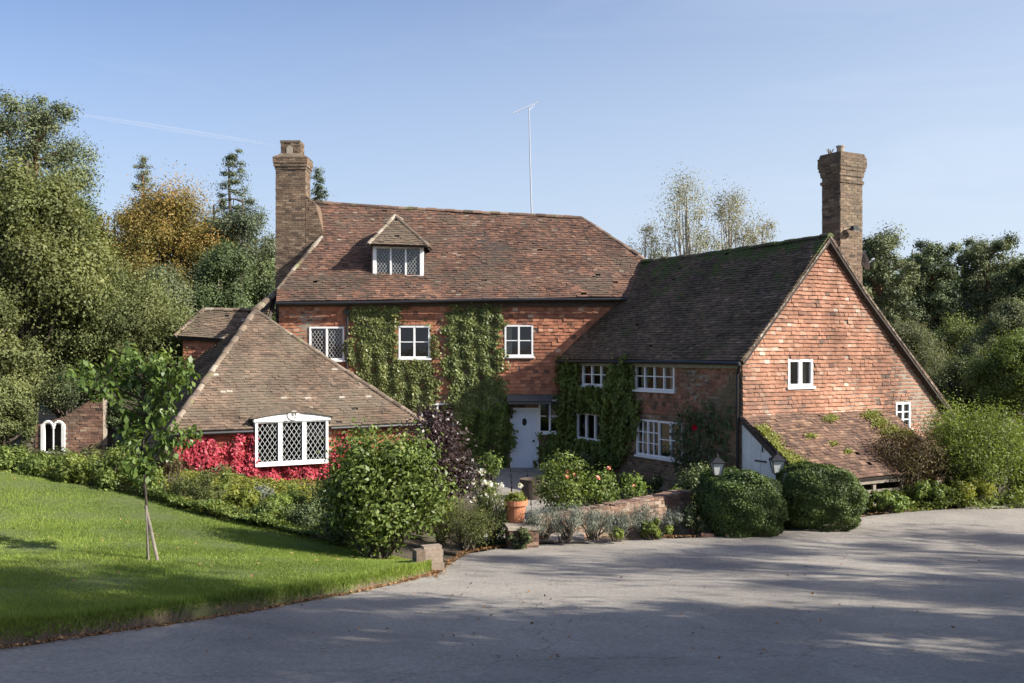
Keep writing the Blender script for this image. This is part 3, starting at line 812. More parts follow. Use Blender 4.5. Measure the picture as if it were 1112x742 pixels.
# ---- windows
def window(fr, u0, v0, u1, v1, parent, lights=2, bars=(1, 2), lattice=False, fw=.055, mull=.06, bar=.022, proud=.03, curtain=None, sill=True, plist=None, name='window', mat=None, depth=.6, label=None):
    """casement window: frame with mullions and glazing bars, glass, dim room behind"""
    mat = mat or M['white']
    mb = MB(); n0, n1 = -.07, proud
    mb.box(fr, u0, v0, n0, u0+fw, v1, n1); mb.box(fr, u1-fw, v0, n0, u1, v1, n1)
    mb.box(fr, u0+fw, v0, n0, u1-fw, v0+fw, n1-.002); mb.box(fr, u0+fw, v1-fw, n0, u1-fw, v1, n1-.002)
    iw = (u1-u0-2*fw-(lights-1)*mull)/lights; cells = []
    for k in range(lights):
        a = u0+fw+k*(iw+mull); cells.append((a, v0+fw, a+iw, v1-fw))
        if k < lights-1: mb.box(fr, a+iw, v0+fw, n0, a+iw+mull, v1-fw, n1-.006)
    for k, (a, b_, c, d) in enumerate(cells):
        nc, nr = bars[k] if isinstance(bars[0], tuple) else bars
        for q in range(1, nc): x = a+(c-a)*q/nc; mb.box(fr, x-bar/2, b_, n0+.02, x+bar/2, d, n1-.012)
        for q in range(1, nr): y = b_+(d-b_)*q/nr; mb.box(fr, a, y-bar/2, n0+.022, c, y+bar/2, n1-.014)
    w = mb.build(name, mat, parent)
    if label: w['label'] = label
    if sill:
        s = MB(); s.box(fr, u0-.05, v0-.06, -.02, u1+.05, v0-.002, proud+.05); s.build('sill', mat, w)
    g = MB()
    for (a, b_, c, d) in cells: g.face([fr.at(a, b_, n0+.045), fr.at(c, b_, n0+.045), fr.at(c, d, n0+.045), fr.at(a, d, n0+.045)])
    g.build('pane', M['glass'], w)
    if lattice:
        l = MB(); lw = .010
        for (a, b_, c, d) in cells:
            W, Hh = c-a, d-b_; ph, pw = lattice
            for sgn in (1, -1):
                k0 = -int(Hh/ph)-2; k1 = int(W/pw)+int(Hh/ph)+3
                for k in range(k0, k1):
                    x0 = k*pw; sl = pw/ph*sgn
                    ys_ = []
                    p0 = (x0, 0) if sgn > 0 else (x0, 0)
                    pts = []
                    lo, hi = 0.0, Hh
                    # x = x0 + sl*y limited to 0..W
                    if sl > 0: lo = max(lo, (0-x0)/sl); hi = min(hi, (W-x0)/sl)
                    else: lo = max(lo, (W-x0)/sl); hi = min(hi, (0-x0)/sl)
                    if hi-lo < .01: continue
                    A = (a+x0+sl*lo, b_+lo); B = (a+x0+sl*hi, b_+hi)
                    dx_, dy_ = B[0]-A[0], B[1]-A[1]; L = math.hypot(dx_, dy_); nx_, ny_ = -dy_/L*lw/2, dx_/L*lw/2
                    nn = n0+.052+(.003 if sgn > 0 else 0)
                    l.prism(fr, [(A[0]-nx_, A[1]-ny_), (B[0]-nx_, B[1]-ny_), (B[0]+nx_, B[1]+ny_), (A[0]+nx_, A[1]+ny_)], nn-.006, nn+.004)
        l.build('lattice', M['lead'], w)
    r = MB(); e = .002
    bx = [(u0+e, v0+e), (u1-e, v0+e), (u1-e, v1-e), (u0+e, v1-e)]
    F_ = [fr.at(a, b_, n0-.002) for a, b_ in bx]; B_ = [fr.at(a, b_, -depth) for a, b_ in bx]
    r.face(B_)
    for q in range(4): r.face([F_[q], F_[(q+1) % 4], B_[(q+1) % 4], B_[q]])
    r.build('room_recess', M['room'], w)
    if curtain:
        for side in curtain:
            cu = MB(); k = 14; wd = (u1-u0)*(.2 if side != 'f' else 1.0); a = u0+fw if side in 'lf' else u1-fw-wd
            if side == 'f': wd = u1-u0-2*fw
            vt = v1-fw; vb = v0+.03 if side != 'b' else v0
            for q in range(k):
                x0 = a+wd*q/k; x1 = a+wd*(q+1)/k; d0 = -.16+.018*math.sin(q*1.9); d1 = -.16+.018*math.sin((q+1)*1.9)
                cu.face([fr.at(x0, vb, d0), fr.at(x1, vb, d1), fr.at(x1, vt, d1), fr.at(x0, vt, d0)])
            cu.build('curtain', M['curtain'], w)
    return w

def rect(fr, a, b_, c, d):
    """(left, top, right, bottom) pixels -> u0, v0, u1, v1 on the plane"""
    um, vm = (a+c)/2, (b_+d)/2
    u0 = fr.uv(a, vm)[0]; u1 = fr.uv(c, vm)[0]; v1 = fr.uv(um, b_)[1]; v0 = fr.uv(um, d)[1]
    return (u0, v0, u1, v1)

# ============================================================ main block
YM = 31.3
fm = Frame((0, YM, 0), (1, 0, 0), V=(0, 0, 1))
fm.N = Vector((0, -1, 0))
EZ = fm.uv(500, 327)[1]
uL = fm.uv(303, 330)[0]; uR = 6.1
w1 = rect(fm, 336,355,374,391); w2 = rect(fm, 433,354,467,389); w3 = rect(fm, 548,353,579,387)
w4 = rect(fm, 457,438,493,476); w5 = rect(fm, 585,434,609,470); dr = rect(fm, 554,443,585,509)
dr = (dr[0], -.02, dr[2], dr[3])
holes = [w1, w2, w3, w4, w5, dr]
mb = MB(); wall_slab(mb, fm, [(uL, -.3), (uR, -.3), (uR, EZ), (uL, EZ)], holes, -.3, 0)
fl = Frame((uL, YM, 0), (0, -1, 0), V=(0, 0, 1))
mb.prism(fl, [(-.3, -.3), (-7.2, -.3), (-7.2, EZ), (-3.7, EZ+.3), (-.3, EZ)], -.3, 0)
fb = Frame((uL+.3, YM+7.2, 0), (1, 0, 0), V=(0, 0, 1)); mb.prism(fb, [(0, -.3), (uR-uL-.6, -.3), (uR-uL-.6, EZ), (0, EZ)], 0, .3)
fr_ = Frame((uR, YM, 0), (0, -1, 0), V=(0, 0, 1)); mb.prism(fr_, [(-.3, -.3), (-7.2, -.3), (-7.2, EZ), (-.3, EZ)], -.3, -.0)
mb.build('wall', M['mortar'], house)
vsplit = 2.42
mb = MB(); units(mb, fm, [(uL, vsplit), (4.4, vsplit), (4.4, EZ), (uL, EZ)], .165, .112, holes, thick=.024, top=.006, rough=.005, disp=waver(.012, 1.1, 1.7))
mb.build('hung_tiles', M['tile_hung_main'], house)
mb = MB(); units(mb, fm, [(uL, -.2), (3.6, -.2), (3.6, vsplit), (uL, vsplit)], .225, .075, holes, thick=.008, top=.008, gap=.010, vgap=.010, rough=.002)
mb.build('brickwork', M['brick'], house)
window(fm, *w1, house, 2, (1, 1), lattice=(.17, .115), label='upper window with lattice panes beside the downpipe')
window(fm, *w2, house, 2, (1, 2), label='small upper window edged by ivy', bar=.03)
window(fm, *w3, house, 2, (1, 2), label='small upper window on bare hung tiles', bar=.03, curtain='l')
window(fm, *w4, house, 2, (1, 1), bar=.03)
window(fm, *w5, house, 2, (1, 2), bar=.03, label='window beside the front door')

# front door
mb = MB(); u0, v0, u1, v1 = dr
mb.box(fm, u0, v0, -.08, u0+.07, v1, .03); mb.box(fm, u1-.07, v0, -.08, u1, v1, .03); mb.box(fm, u0+.07, v1-.08, -.08, u1-.07, v1, .028)
frame = mb.build('door_frame', M['white'], house)
mb = MB(); a, c = u0+.07, u1-.07; k = 6
for q in range(k): mb.box(fm, a+(c-a)*q/k+.003, v0+.03, -.06, a+(c-a)*(q+1)/k-.003, v1-.08, -.018)
mb.box(fm, a, v0+.03, -.075, c, v1-.08, -.03)
door = mb.build('door', plain('pale_blue_white_paint', (.66,.71,.78), .45, .05, 5), house)
mb = MB(); cu, cv = (a+c)/2, v0+(v1-v0)*.77
mb.prism(fm, [(cu+.075*math.cos(t*math.pi/8), cv+.125*math.sin(t*math.pi/8)) for t in range(16)], -.02, -.008); mb.build('oval_window', plain('oval_pane_black', (.015,.015,.02), .15, .1, 4), door)
mb = MB(); mb.tube([fm.at(c-.1, v0+.92, -.02), fm.at(c-.1, v0+.92, .03)], .022, 8); mb.tube([fm.at(c-.1, v0+.92, .03), fm.at(c-.1, v0+.92, .05)], .035, 8)
mb.build('handle', M['black_iron'], door)
mb = MB(); mb.face([fm.at(u0, v0, -.3), fm.at(u1, v0, -.3), fm.at(u1, v1, -.3), fm.at(u0, v1, -.3)]); mb.build('room_recess', M['room'], door)
# lead-covered porch canopy on brackets
ca = fm.uv(552, 443); cb = fm.uv(598, 434)
fc = Frame(fm.at(ca[0], cb[1]+.16, 0), (1, 0, 0), V=Vector((0, -1, -.28)))
mb = MB(); mb.box(fm, ca[0], cb[1]-.12, .03, cb[0], cb[1]-.02, .62)
W_ = cb[0]-ca[0]
mb.face([fm.at(ca[0]-.03, cb[1]-.02, .66), fm.at(cb[0]+.03, cb[1]-.02, .66), fm.at(cb[0]+.03, cb[1]+.16, .03), fm.at(ca[0]-.03, cb[1]+.16, .03)])
mb.face([fm.at(ca[0]-.03, cb[1]-.03, .03), fm.at(cb[0]+.03, cb[1]-.03, .03), fm.at(cb[0]+.03, cb[1]-.03, .66), fm.at(ca[0]-.03, cb[1]-.03, .66)])
can = mb.build('porch_canopy', plain('grey_lead_sheet', (.10,.105,.10), .6, .2, 6), house)
for q in (.08, .92):
    mb = MB(); x = ca[0]+W_*q; mb.box(fm, x-.03, cb[1]-.6, .03, x+.03, cb[1]-.13, .09); mb.tube([fm.at(x, cb[1]-.55, .09), fm.at(x, cb[1]-.14, .5)], .03, 4)
    mb.build('bracket', M['timber'], can)

# main roof
E1 = P(300, 328, YM-.25); E2 = P(762, 322, YM-.25); R1 = P(341, 220, YM+3.65)
frm = Frame(E1, E2-E1, N=(E2-E1).cross(R1-E1))
R2 = frm.hit(632, 237)
H1 = frm.hit(349, 257); E1b = frm.hit(301, 315)
def mt(u, v): return .5+.0*u
roof, frm2, _ = roof_part('roof', [E1, E2, R2, R1, H1, E1b], M['roof_main'], disp=waver(.035, .75, 1.1))
roof['label'] = 'main roof of weathered red-brown tiles'
# back slope and right hip
mb = MB(); bk = lambda p: Vector((p.x, 2*R1.y-p.y, p.z))
mb.face([bk(E2), bk(E1), R1, R2]); mb.face([E2, bk(E2), R2]); mb.build('back_roof', M['roof_main'], house)
ridge_line('ridge_tiles', [R1, R1.lerp(R2, .25)+Vector((0,0,-.03)), R1.lerp(R2, .5)+Vector((0,0,-.02)), R2], M['ridge_red'], r=.12)
ridge_line('hip_tiles', [R2, R2.lerp(E2, .5)+Vector((0, 0, -.02)), E2], M['ridge_red'], r=.11)
ridge_line('verge_tiles', [E1b+Vector((0, 0, .0)), H1], M['ridge'], r=.10)
# eaves board, gutter, downpipe
mb = MB(); dE = (E2-E1)
gp = [E1+dE*t+Vector((0, -.05, -.05-.015*math.sin(t*9))) for t in np.linspace(0, .93, 26)]
mb.tube(gp, .055, 8); mb.build('gutter', M['black_iron'], house)
mb = MB(); mb.tube([P(377, 330, YM-.28), P(377, 338, YM-.12), P(377, 345, YM-.09), P(376.5, 430, YM-.09)], .042, 8); mb.box(fm, fm.uv(377,338)[0]-.09, fm.uv(377,338)[1]-.1, .03, fm.uv(377,338)[0]+.09, fm.uv(377,338)[1]+.06, .17)
mb.build('downpipe', M['black_iron'], house)
mb = MB(); mb.box(fm, uL, EZ-.18, .03, 4.4, EZ+.02, .10); mb.build('eaves_board', M['timber'], house)

# dormer
def dormer():
    YD = 31.95
    fd = Frame((0, YD, 0), (1, 0, 0), V=(0, 0, 1))
    u0, v0, u1, v1 = rect(fd, 405,266,460,303)
    cheek = MB()
    back = 2.0
    for x in (u0, u1-.06):
        f2 = Frame((x, YD, 0), (0, 1, 0), V=(0, 0, 1))
        cheek.prism(f2, [(.0, v0), (1.35, v1), (0, v1)], -.06, 0)
    cheek.box(fd, u0, v0-.35, -.25, u1, v0-.045, -.02)
    cheek.box(fd, u0, v0-.35, -.6, u1, v0-.12, -.26)
    d = cheek.build('dormer', M['roof_main'], house)
    w = window(fd, u0, v0, u1, v1, d, 3, (1, 1), lattice=(.15, .105), fw=.12, mull=.055, depth=.9)
    w['label'] = 'dormer window with three lattice lights'
    A = P(399.5, 265, YD-.28); B = P(466, 267, YD-.28); T = P(424.5, 234, YD+.85); T = P(429, 234, YD+.85)
    T2 = Vector((T.x+.12, T.y+1.55, T.z+.04)); A2 = A+Vector((.05, 1.75, 0)); B2 = B+Vector((0, 1.75, 0))
    def slope(name, pts):
        fr = Frame(pts[0], pts[1]-pts[0], N=(pts[1]-pts[0]).cross(pts[-1]-pts[0]))
        if fr.N.z < 0: fr = Frame(pts[0], pts[1]-pts[0], V=-fr.V)
        poly = [fr.uvp(p) for p in pts]; mb = MB(); units(mb, fr, poly, .165, .098, thick=.026, top=.006)
        o = mb.build(name, M['roof_annex'], d); 
        return fr, poly
    mbd = MB()
    for pts in ([A, B, T], [B, B2, T2, T], [A2, A, T, T2]):
        fr, poly = slope('dormer_roof', pts); mbd.prism(fr, poly, -.09, -.03)
    mbd.build('roof_deck', M['deck'], d)
    ridge_line('hip_tiles', [A, T], M['ridge'], r=.085, step=.28, parent=d); ridge_line('hip_tiles', [B, T], M['ridge'], r=.085, step=.28, parent=d)
    ridge_line('ridge_tiles', [T, T2], M['ridge'], r=.085, step=.28, parent=d)
dormer()

# ---- chimneys
def brick_box(mb_b, mb_m, fo, fu, w, d, z0, z1, thick=.008, cv=.075):
    """four brick faces round a mortar core; fo = centre, fu = direction along the front face"""
    U = Vector(fu).normalized(); Nn = Vector((U.y, -U.x, 0))
    for (c, u, hw, hd) in ((0, U, w/2, d/2), (0, -U, w/2, d/2), (0, Nn, d/2, w/2), (0, -Nn, d/2, w/2)):
        nrm = Vector((u.y, -u.x, 0)); f = Frame(Vector(fo)+nrm*hd, u, V=(0, 0, 1))
        units(mb_b, f, [(-hw, z0), (hw, z0), (hw, z1), (-hw, z1)], .225, cv, thick=thick, top=thick, gap=.010, vgap=.010, rough=.003)
    f = Frame(Vector(fo), U, V=(0, 0, 1)); e = .001; mb_m.box(f, -w/2+e, z0, -d/2+e, w/2-e, z1, d/2-e)

def zat(py, Y): return CAMZ+(HZ-py)/F*Y
# left chimney
YC = YM+2.3
b_, m_ = MB(), MB()
xa, xb = P(299.5, 0, YC).x, P(331.5, 0, YC).x; cx_ = (xa+xb)/2; cw = xb-xa; cd = .8; cc = (cx_, YC+cd/2, 0)
brick_box(b_, m_, cc, (1, 0, 0), cw, cd, 0, zat(184, YC))
for k, (o, a, c) in enumerate(((.03, 184, 181), (.06, 181, 177.5), (.08, 177.5, 171))): brick_box(b_, m_, cc, (1, 0, 0), cw+2*o, cd+2*o, zat(a, YC), zat(c, YC), cv=.072)
brick_box(b_, m_, (P(315, 0, YC).x, YC+cd/2, 0), (1, 0, 0), P(325, 0, YC).x-P(304, 0, YC).x, .62, zat(171, YC)+.1, zat(154.5, YC), cv=.07)
# broad stack with a sloping shoulder
fx_ = Frame((0, YC, 0), (1, 0, 0), V=(0, 0, 1)); fx_.N = Vector((0, -1, 0))
sh = [(fx_.uv(332, 0)[0], 1.0), (fx_.uv(352, 0)[0], 1.0), (fx_.uv(352, 0)[0], zat(257, YC)), (fx_.uv(343, 0)[0], zat(222, YC)), (fx_.uv(332, 0)[0], zat(212, YC))]
units(b_, fx_, sh, .225, .075, thick=.008, top=.008, gap=.01, vgap=.01)
ms_ = MB(); ms_.prism(fx_, sh, -.75, -.001, .45)
ch = m_.build('chimney', M['mortar'], house); ch['label'] = 'broad left chimney with stepped cap'; ms_.build('shoulder', M['brick_chimney'], ch)
b_.build('brickwork', M['brick_chimney'], ch)
mb = MB(); fcap = Frame(Vector(cc), (1, 0, 0), V=(0, 0, 1)); z0 = zat(171, YC)
for (w0, z_0, w1, z_1) in ((cw/2+.10, z0, cw/2-.16, z0+.16),):
    dd0, dd1 = cd/2+.1, cd/2-.08; c = Vector(cc)
    lo = [Vector((c.x+sx*w0, c.y+sy*dd0, z_0)) for sx, sy in ((-1,-1),(1,-1),(1,1),(-1,1))]; hi = [Vector((c.x+sx*w1, c.y+sy*dd1, z_1)) for sx, sy in ((-1,-1),(1,-1),(1,1),(-1,1))]
    for q in range(4): mb.face([lo[q], lo[(q+1) % 4], hi[(q+1) % 4], hi[q]])
    mb.face(hi)
mb.box(fcap, P(303.5,0,YC).x-cc[0], zat(154.5, YC), -.34, P(325.5,0,YC).x-cc[0], zat(152, YC), .34)
mb.build('weathering', M['ridge'], ch)
mb = MB(); fo_ = Frame((P(314,0,YC).x, YC+cd/2-.32, zat(162.5, YC)), (1, 0, 0), V=(0, 0, 1)); mb.prism(fo_, [(-.11, -.16), (.11, -.16), (.11, .08), (0, .18), (-.11, .08)], .0, .012)
mb.build('smoke_vent', M['stone'], ch)

# ============================================================ right wing
ang = math.atan2(.873, -.4875)
C0 = Vector((P(806, 390, 24.0).x, 24.0, 0))
Ug = Vector((.873, .4875, 0)).normalized(); Ng = Vector((.4875, -.873, 0)).normalized()
fg = Frame(C0, Ug, V=(0, 0, 1))                     # gable wall, faces the sun
fw_ = Frame(C0, -Ng*-1.0, V=(0, 0, 1))              # window wall: u runs towards the near corner
if fw_.N.x > 0: fw_ = Frame(C0, Ng, V=(0, 0, 1))
wallL = -8.75                                       # far end of the window wall
gp_px = [(806, 391), (897, 258), (936, 320), (1027, 443)]
gpoly = fg.poly(gp_px); ge = gpoly[0][1]; gr = gpoly[3]
full = [(0, -.3), (gr[0], -.3), (gr[0], gr[1]), gpoly[2], gpoly[1], (0, ge)]
g1 = rect(fg, 855,390,882,420); g2 = rect(fg, 972,437,988,466)
mb = MB(); wall_slab(mb, fg, full, [g1, g2], -.3, 0)
wa = rect(fw_, 633,395,664,419); wb = rect(fw_, 690,394,733,424); wc = rect(fw_, 627,449,657,478); wd = rect(fw_, 692,457,742,497)
WE = ge-.05
wall_slab(mb, fw_, [(wallL, -.3), (-.3, -.3), (-.3, WE), (wallL, WE)], [wa, wb, wc, wd], -.3, 0)
mb.build('wall', M['mortar'], house)
def gt(u, v):
    w = .55+.2*math.sin(u*1.7+v*.8)*math.sin(v*1.3-u*.4)-.27*float(smooth(4.0, 6.2, u+.35*math.sin(v*2.2)))-.2*float(smooth(.55, 0, u))
    return float(np.clip(w+.19*rng.normal(), .0, 1))
mb = MB(); units(mb, fg, [(0, 1.9), (gr[0], 1.5), gr, gpoly[2], gpoly[1], (0, ge)], .165, .104, [g1, g2], thick=.036, top=.004, rough=.0035, disp=waver(.02, .8, 1.3), tintf=gt)
mb.build('hung_tiles', M['tile_hung'], house)['label'] = 'sunlit gable hung with orange clay tiles'
mb = MB(); units(mb, fg, [(0, -.2), (gr[0], -.2), (gr[0], 1.5), (0, 1.9)], .225, .075, [], thick=.008, top=.008, gap=.01, vgap=.01); mb.build('brickwork', M['brick'], house)
vs = 2.05
mb = MB(); units(mb, fw_, [(wallL, vs), (-.02, vs), (-.02, WE), (wallL, WE)], .17, .112, [wa, wb], thick=.026, top=.006, rough=.006, disp=waver(.012, 1, 1.5))
mb.build('hung_tiles', M['tile_wing'], house)
mb = MB(); units(mb, fw_, [(wallL, -.2), (-.02, -.2), (-.02, vs), (wallL, vs)], .225, .078, [wc, wd], thick=.012, top=.012, gap=.012, vgap=.012, rough=.006)
mb.build('brickwork', M['brick_wing'], house)
window(fw_, *wa, house, 3, (1, 2), bar=.028, label='upper wing window half hidden by creeper')
window(fw_, *wb, house, 4, (1, 2), bar=.028, mull=.045, curtain='lr', label='wide upper wing window under the eaves')
window(fw_, *wc, house, 3, (1, 1), label='lower wing window among creeper')
window(fw_, *wd, house, 4, ((2, 3), (2, 3), (1, 2), (1, 2)), bar=.028, mull=.06, curtain='l', label='wide lower wing window with small panes')
window(fg, *g1, house, 2, (1, 1), bar=.03, fw=.07, mull=.12, curtain='r', label='small gable window with two lights')
window(fg, *g2, house, 2, (1, 3), bar=.028, label='narrow gable window near the low eaves')

# wing roof
apex = fg.at(gpoly[1][0], gpoly[1][1]+.03, .16)
eaveN = fg.at(-.16, ge-.02, .16)
back = -Ng
eaveF = eaveN+back*8.55; 
ridF = apex+back*9.0
def wt(u, v): return .3+.25*rng.random()
mossy = waver(.03, .7, 1.2)
ro, frw, _ = roof_part('roof', [eaveF+Vector((0,0,-.02)), eaveN, apex, ridF], M['roof_wing'], disp=mossy)
ro['label'] = 'dark mossy slope of the right wing roof'
knee = fg.at(gpoly[2][0]+.03, gpoly[2][1]+.03, .16); low = fg.at(gr[0]+.22, gr[1]-.2, .16)
roof_part('roof', [knee, knee+back*8.5, ridF, apex], M['roof_main'])
roof_part('roof', [low, low+back*8.5, knee+back*8.5, knee], M['roof_main'])
ridge_line('ridge_tiles', [apex, apex.lerp(ridF, .5)+Vector((0, 0, -.06)), ridF], masonry('green_mossy_ridge', [(0, (.06,.052,.035)), (.6, (.095,.08,.05)), (1, (.15,.125,.085))], moss=((.07,.09,.03), .5)), r=.12)
# verge bedding: pale mortar and tile edges along both rakes
mb = MB()
for a, c in ((eaveN, apex), (apex, knee), (knee, low)):
    L = (c-a).length; d = (c-a)/L; k = int(L/.12); up = Ng.cross(d); up = up if up.z > 0 else -up
    for i in range(k):
        p = a+d*(L*i/k); f = Frame(p, d, V=up, ); f.N = Ng; mb.box(f, 0, -.055, -.06, L/k*.9, -.006-.01*rng.random(), .012+.012*rng.random(), rng.random())
mb.build('verge', M['ridge'], house)
mb = MB()
for a, c in ((eaveN, apex), (apex, knee), (knee, low)):
    d = (c-a).normalized(); up = Ng.cross(d); up = up if up.z > 0 else -up
    f = Frame(a-up*.06, d, V=up); f.N = Ng; mb.box(f, 0, -.10, -.12, (c-a).length, 0, -.06)
mb.build('bargeboard', M['timber'], house)
mb = MB(); gl_ = [eaveF.lerp(eaveN, t)+Vector((-.05, 0, -.06-.01*math.sin(t*7))) for t in np.linspace(0, 1, 14)]
mb.tube(gl_, .05, 8); mb.build('gutter', M['black_iron'], house)
mb = MB(); cpt = fw_.at(-.08, 0, .08)
mb.tube([eaveN+Vector((-.03, .05, -.1)), Vector((cpt.x, cpt.y, WE-.3)), Vector((cpt.x, cpt.y, 0.0))], .04, 8)
mb.build('downpipe', M['black_iron'], house)
mb = MB(); mb.box(fw_, wallL, WE-.17, .03, -.02, WE+.0, .09); mb.build('eaves_board', plain('lichened_board', (.25,.23,.15), .8, .3, 6), house)

# right chimney
YR = 27.0
corner = Vector((P(912.5, 0, YR).x, YR, 0)); wR, dR = .88, .66
cR = corner+Ug*(wR/2)-Ng*(dR/2)
b_, m_ = MB(), MB()
zr = lambda py: zat(py, YR)
brick_box(b_, m_, cR, Ug, wR, dR, 2.0, zr(190))
brick_box(b_, m_, cR, Ug, wR+.07, dR+.07, zr(198), zr(194.5), cv=.05)
for o, a, c in ((.03, 190, 187.5), (.04, 187.5, 184), (.065, 184, 180), (.085, 180, 169), (.055, 169, 166.5), (.04, 166.5, 164.5)):
    brick_box(b_, m_, cR, Ug, wR+2*o, dR+2*o, zr(a), zr(c), cv=min(.075, zr(c)-zr(a)+.001))
ch = m_.build('chimney', M['mortar'], house); ch['label'] = 'tall right chimney with corbelled cap'
b_.build('brickwork', M['brick_chimney'], ch)
mb = MB(); p = cR.copy(); 
mb.lathe((p.x-.05, p.y, zr(164.5)), [(.12, 0), (.13, .03), (.105, .05), (.10, .20), (.12, .22), (.12, .26), (.09, .26), (.08, .1)], 14)
mb.build('chimney_pot', M['stone'], ch)
mb = MB(); q_ = Vector((p.x-.34, p.y, zr(164.5))); 
for an in (0, 1.2, 2.5, 3.9): mb.tube([q_, q_+Vector((.10*math.cos(an), .10*math.sin(an), .18))], [.03, .012], 5)
mb.build('broken_pot', M['stone'], ch)
# flood lamp on its bracket
fR = Frame(corner, Ug, V=(0, 0, 1)); u_, v_ = fR.uv(921, 248)
lamp = empty('flood_lamp', fR.at(u_, v_, 0), 'small flood lamp bracketed to the right chimney shaft', 'lamp')
mb = MB(); mb.tube([fR.at(u_-.22, v_-.10, .0), fR.at(u_-.2, v_-.08, .14), fR.at(u_-.02, v_, .2)], .018, 6); mb.build('bracket', M['black_iron'], lamp)
mb = MB(); c = fR.at(u_+.03, v_, .22); f = Frame(c, Ug, V=Vector((0, 0, 1))); 
for k in range(5): mb.box(f, -.14+.01*k, -.08+.03*k*.8, -.06-.0*k, .14-.012*k, -.08+.03*(k+1)*.8, .08-.012*k)
mb.build('lamp_head', M['black_iron'], lamp)
mb = MB(); mb.box(f, -.12, -.09, -.04, .12, -.081, .07); mb.build('lens', M['lamp_glass'], lamp)
# satellite dish on the chimney's far side
u_, v_ = fR.uv(935, 284); f = Frame(fR.at(wR, v_, -.25), Vector((-Ng.x, -Ng.y, 0))*-1, V=(0, 0, 1))
dish = empty('satellite_dish', fR.at(wR, v_, -.2), 'round grey dish fixed to the right chimney side above the roof', 'dish')
dc = fR.at(wR+.12, v_+.02, -.1); dd = (Ug*.75+Ng*.35+Vector((0, 0, .3))).normalized(); da = dd.cross(Vector((0, 0, 1))).normalized(); db = dd.cross(da)
mb = MB(); rings = []
for r_ in (0, .1, .18, .25): rings.append([dc+dd*(r_*r_*1.2)+da*r_*math.cos(t*math.pi/9)+db*r_*1.15*math.sin(t*math.pi/9) for t in range(18)])
for a, c in zip(rings[:-1], rings[1:]):
    for q in range(18): mb.face([a[q], a[(q+1) % 18], c[(q+1) % 18], c[q]])
mb.build('reflector', M['galv'], dish)
mb = MB(); mb.tube([fR.at(wR, v_-.1, -.2), fR.at(wR+.1, v_-.08, -.15), dc], .02, 6); mb.tube([dc-db*-.2, dc+dd*.3+db*.05], .01, 5); mb.tube([dc+dd*.28+db*.05, dc+dd*.36+db*.05], .03, 6); mb.build('arm', M['galv'], dish)

# ---- lean-to against the gable
LT = 2.12
tl = fg.at(-.02, 2.17, .02); tr_ = fg.at(5.3, 2.05, .02)
bl = fg.at(-.02, .72, LT); br = fg.at(5.3, .78, LT)
def lt(u, v): return float(np.clip(.5+.3*rng.normal(), 0, 1))
ro, frl, _ = roof_part('roof', [bl, br, tr_, tl], M['roof_lean'], disp=waver(.03, 1.1, 1.8), tintf=lt)
ro['label'] = 'low lean-to roof with yellow moss patches'
# moss cushions
Pm, Nm, Tm = [], [], []
for (px, py, sx, sy, nn) in ((826,470,7,5,700),(838,488,9,5,1200),(848,497,10,5,1500),(860,503,11,5,1300),(835,478,8,6,900),(902,456,6,3,400),(945,452,8,4,500),(955,460,7,5,500),(968,470,9,5,700),(982,474,9,4,700),(880,475,5,2,200),(920,492,4,2,150),(905,484,4,2,120)):
    for _ in range(nn):
        u, v = frl.uv(px+rng.normal()*sx*.6, py+rng.normal()*sy*.6)
        if 0.03 < u < 5.2 and .03 < v < 2.5: Pm.append(frl.at(u, v, .03+.05*rng.random())); Nm.append(frl.N+Vector(rnd_dirs(1)[0])*.8); Tm.append(.5+.25*rng.normal())
me = leaf_mesh('moss', np.array([tuple(p) for p in Pm])-np.array(tuple(wpos(ro))), np.array([tuple(p) for p in Nm]), .035+.03*rng.random(len(Pm)), np.array(Tm), .8)
mo = link('moss', me, ro, FOL['yellow'])
fe = Frame(C0, Ng, V=(0, 0, 1))                     # white end wall of the lean-to
mb = MB(); top = 2.08; 
sl = (2.17-.72)/LT
pn = [0, .34, .64, .96, 1.24, 1.55, 1.82, 2.05]
for a, c in zip(pn[:-1], pn[1:]):
    mb.prism(fe, [(a+.004, -.1), (c-.004, -.1), (c-.004, 2.17-.1-sl*c), (a+.004, 2.17-.1-sl*a)], -.03, .0+.004*rng.random())
lw = mb.build('lean_to_boarding', M['white_old'], house)
mb = MB(); mb.prism(fe, [(0, -.1), (2.0, -.1), (2.0, 2.17-.14-sl*2.0), (0, 2.03)], -.1, -.032); mb.build('boarding_frame', M['deck'], lw)
mb = MB(); fr2 = Frame(fe.at(0, 2.17, 0), (Ng*LT+Vector((0, 0, -1.45))), V=Vector((0, 0, 1))+Ng*.6); fr2.N = fe.N
mb.box(fr2, -.02, -.14, .008, LT*1.2, -.01, .05); mb.build('bargeboard', M['timber'], house)
mb = MB()
hp = fe.uv(829, 500); mb.box(fe, hp[0]-.28, hp[1]-.05, .008, hp[0]+.12, hp[1]-.01, .02); mb.build('hinge', M['black_iron'], lw); mb = MB(); mb.tube([fe.at(hp[0]-.02, hp[1]+.2, .02), fe.at(hp[0]+.03, hp[1]+.3, .06), fe.at(hp[0]-.02, hp[1]+.4, .02)], .014, 6)
mb.build('latch', M['black_iron'], lw)
# rails and posts under the low eave, dark sheet painted as the shaded space behind
fL = Frame(fg.at(0, 0, LT-.12), Ug, V=(0, 0, 1)); mb = MB()
for u in (1.35, 2.35, 3.35, 4.35, 5.1): mb.box(fL, u, -.1, -.06, u+.1, .68, .0)
for v in (.36, .58): mb.box(fL, .1, v, .004, 5.25, v+.07, .05)
mb.build('rail', M['grey_timber'], house)
mb = MB(); mb.box(fL, .0, -.1, -.5, 5.25, .64, -.45); mb.build('shade_backing', M['deck'], house)

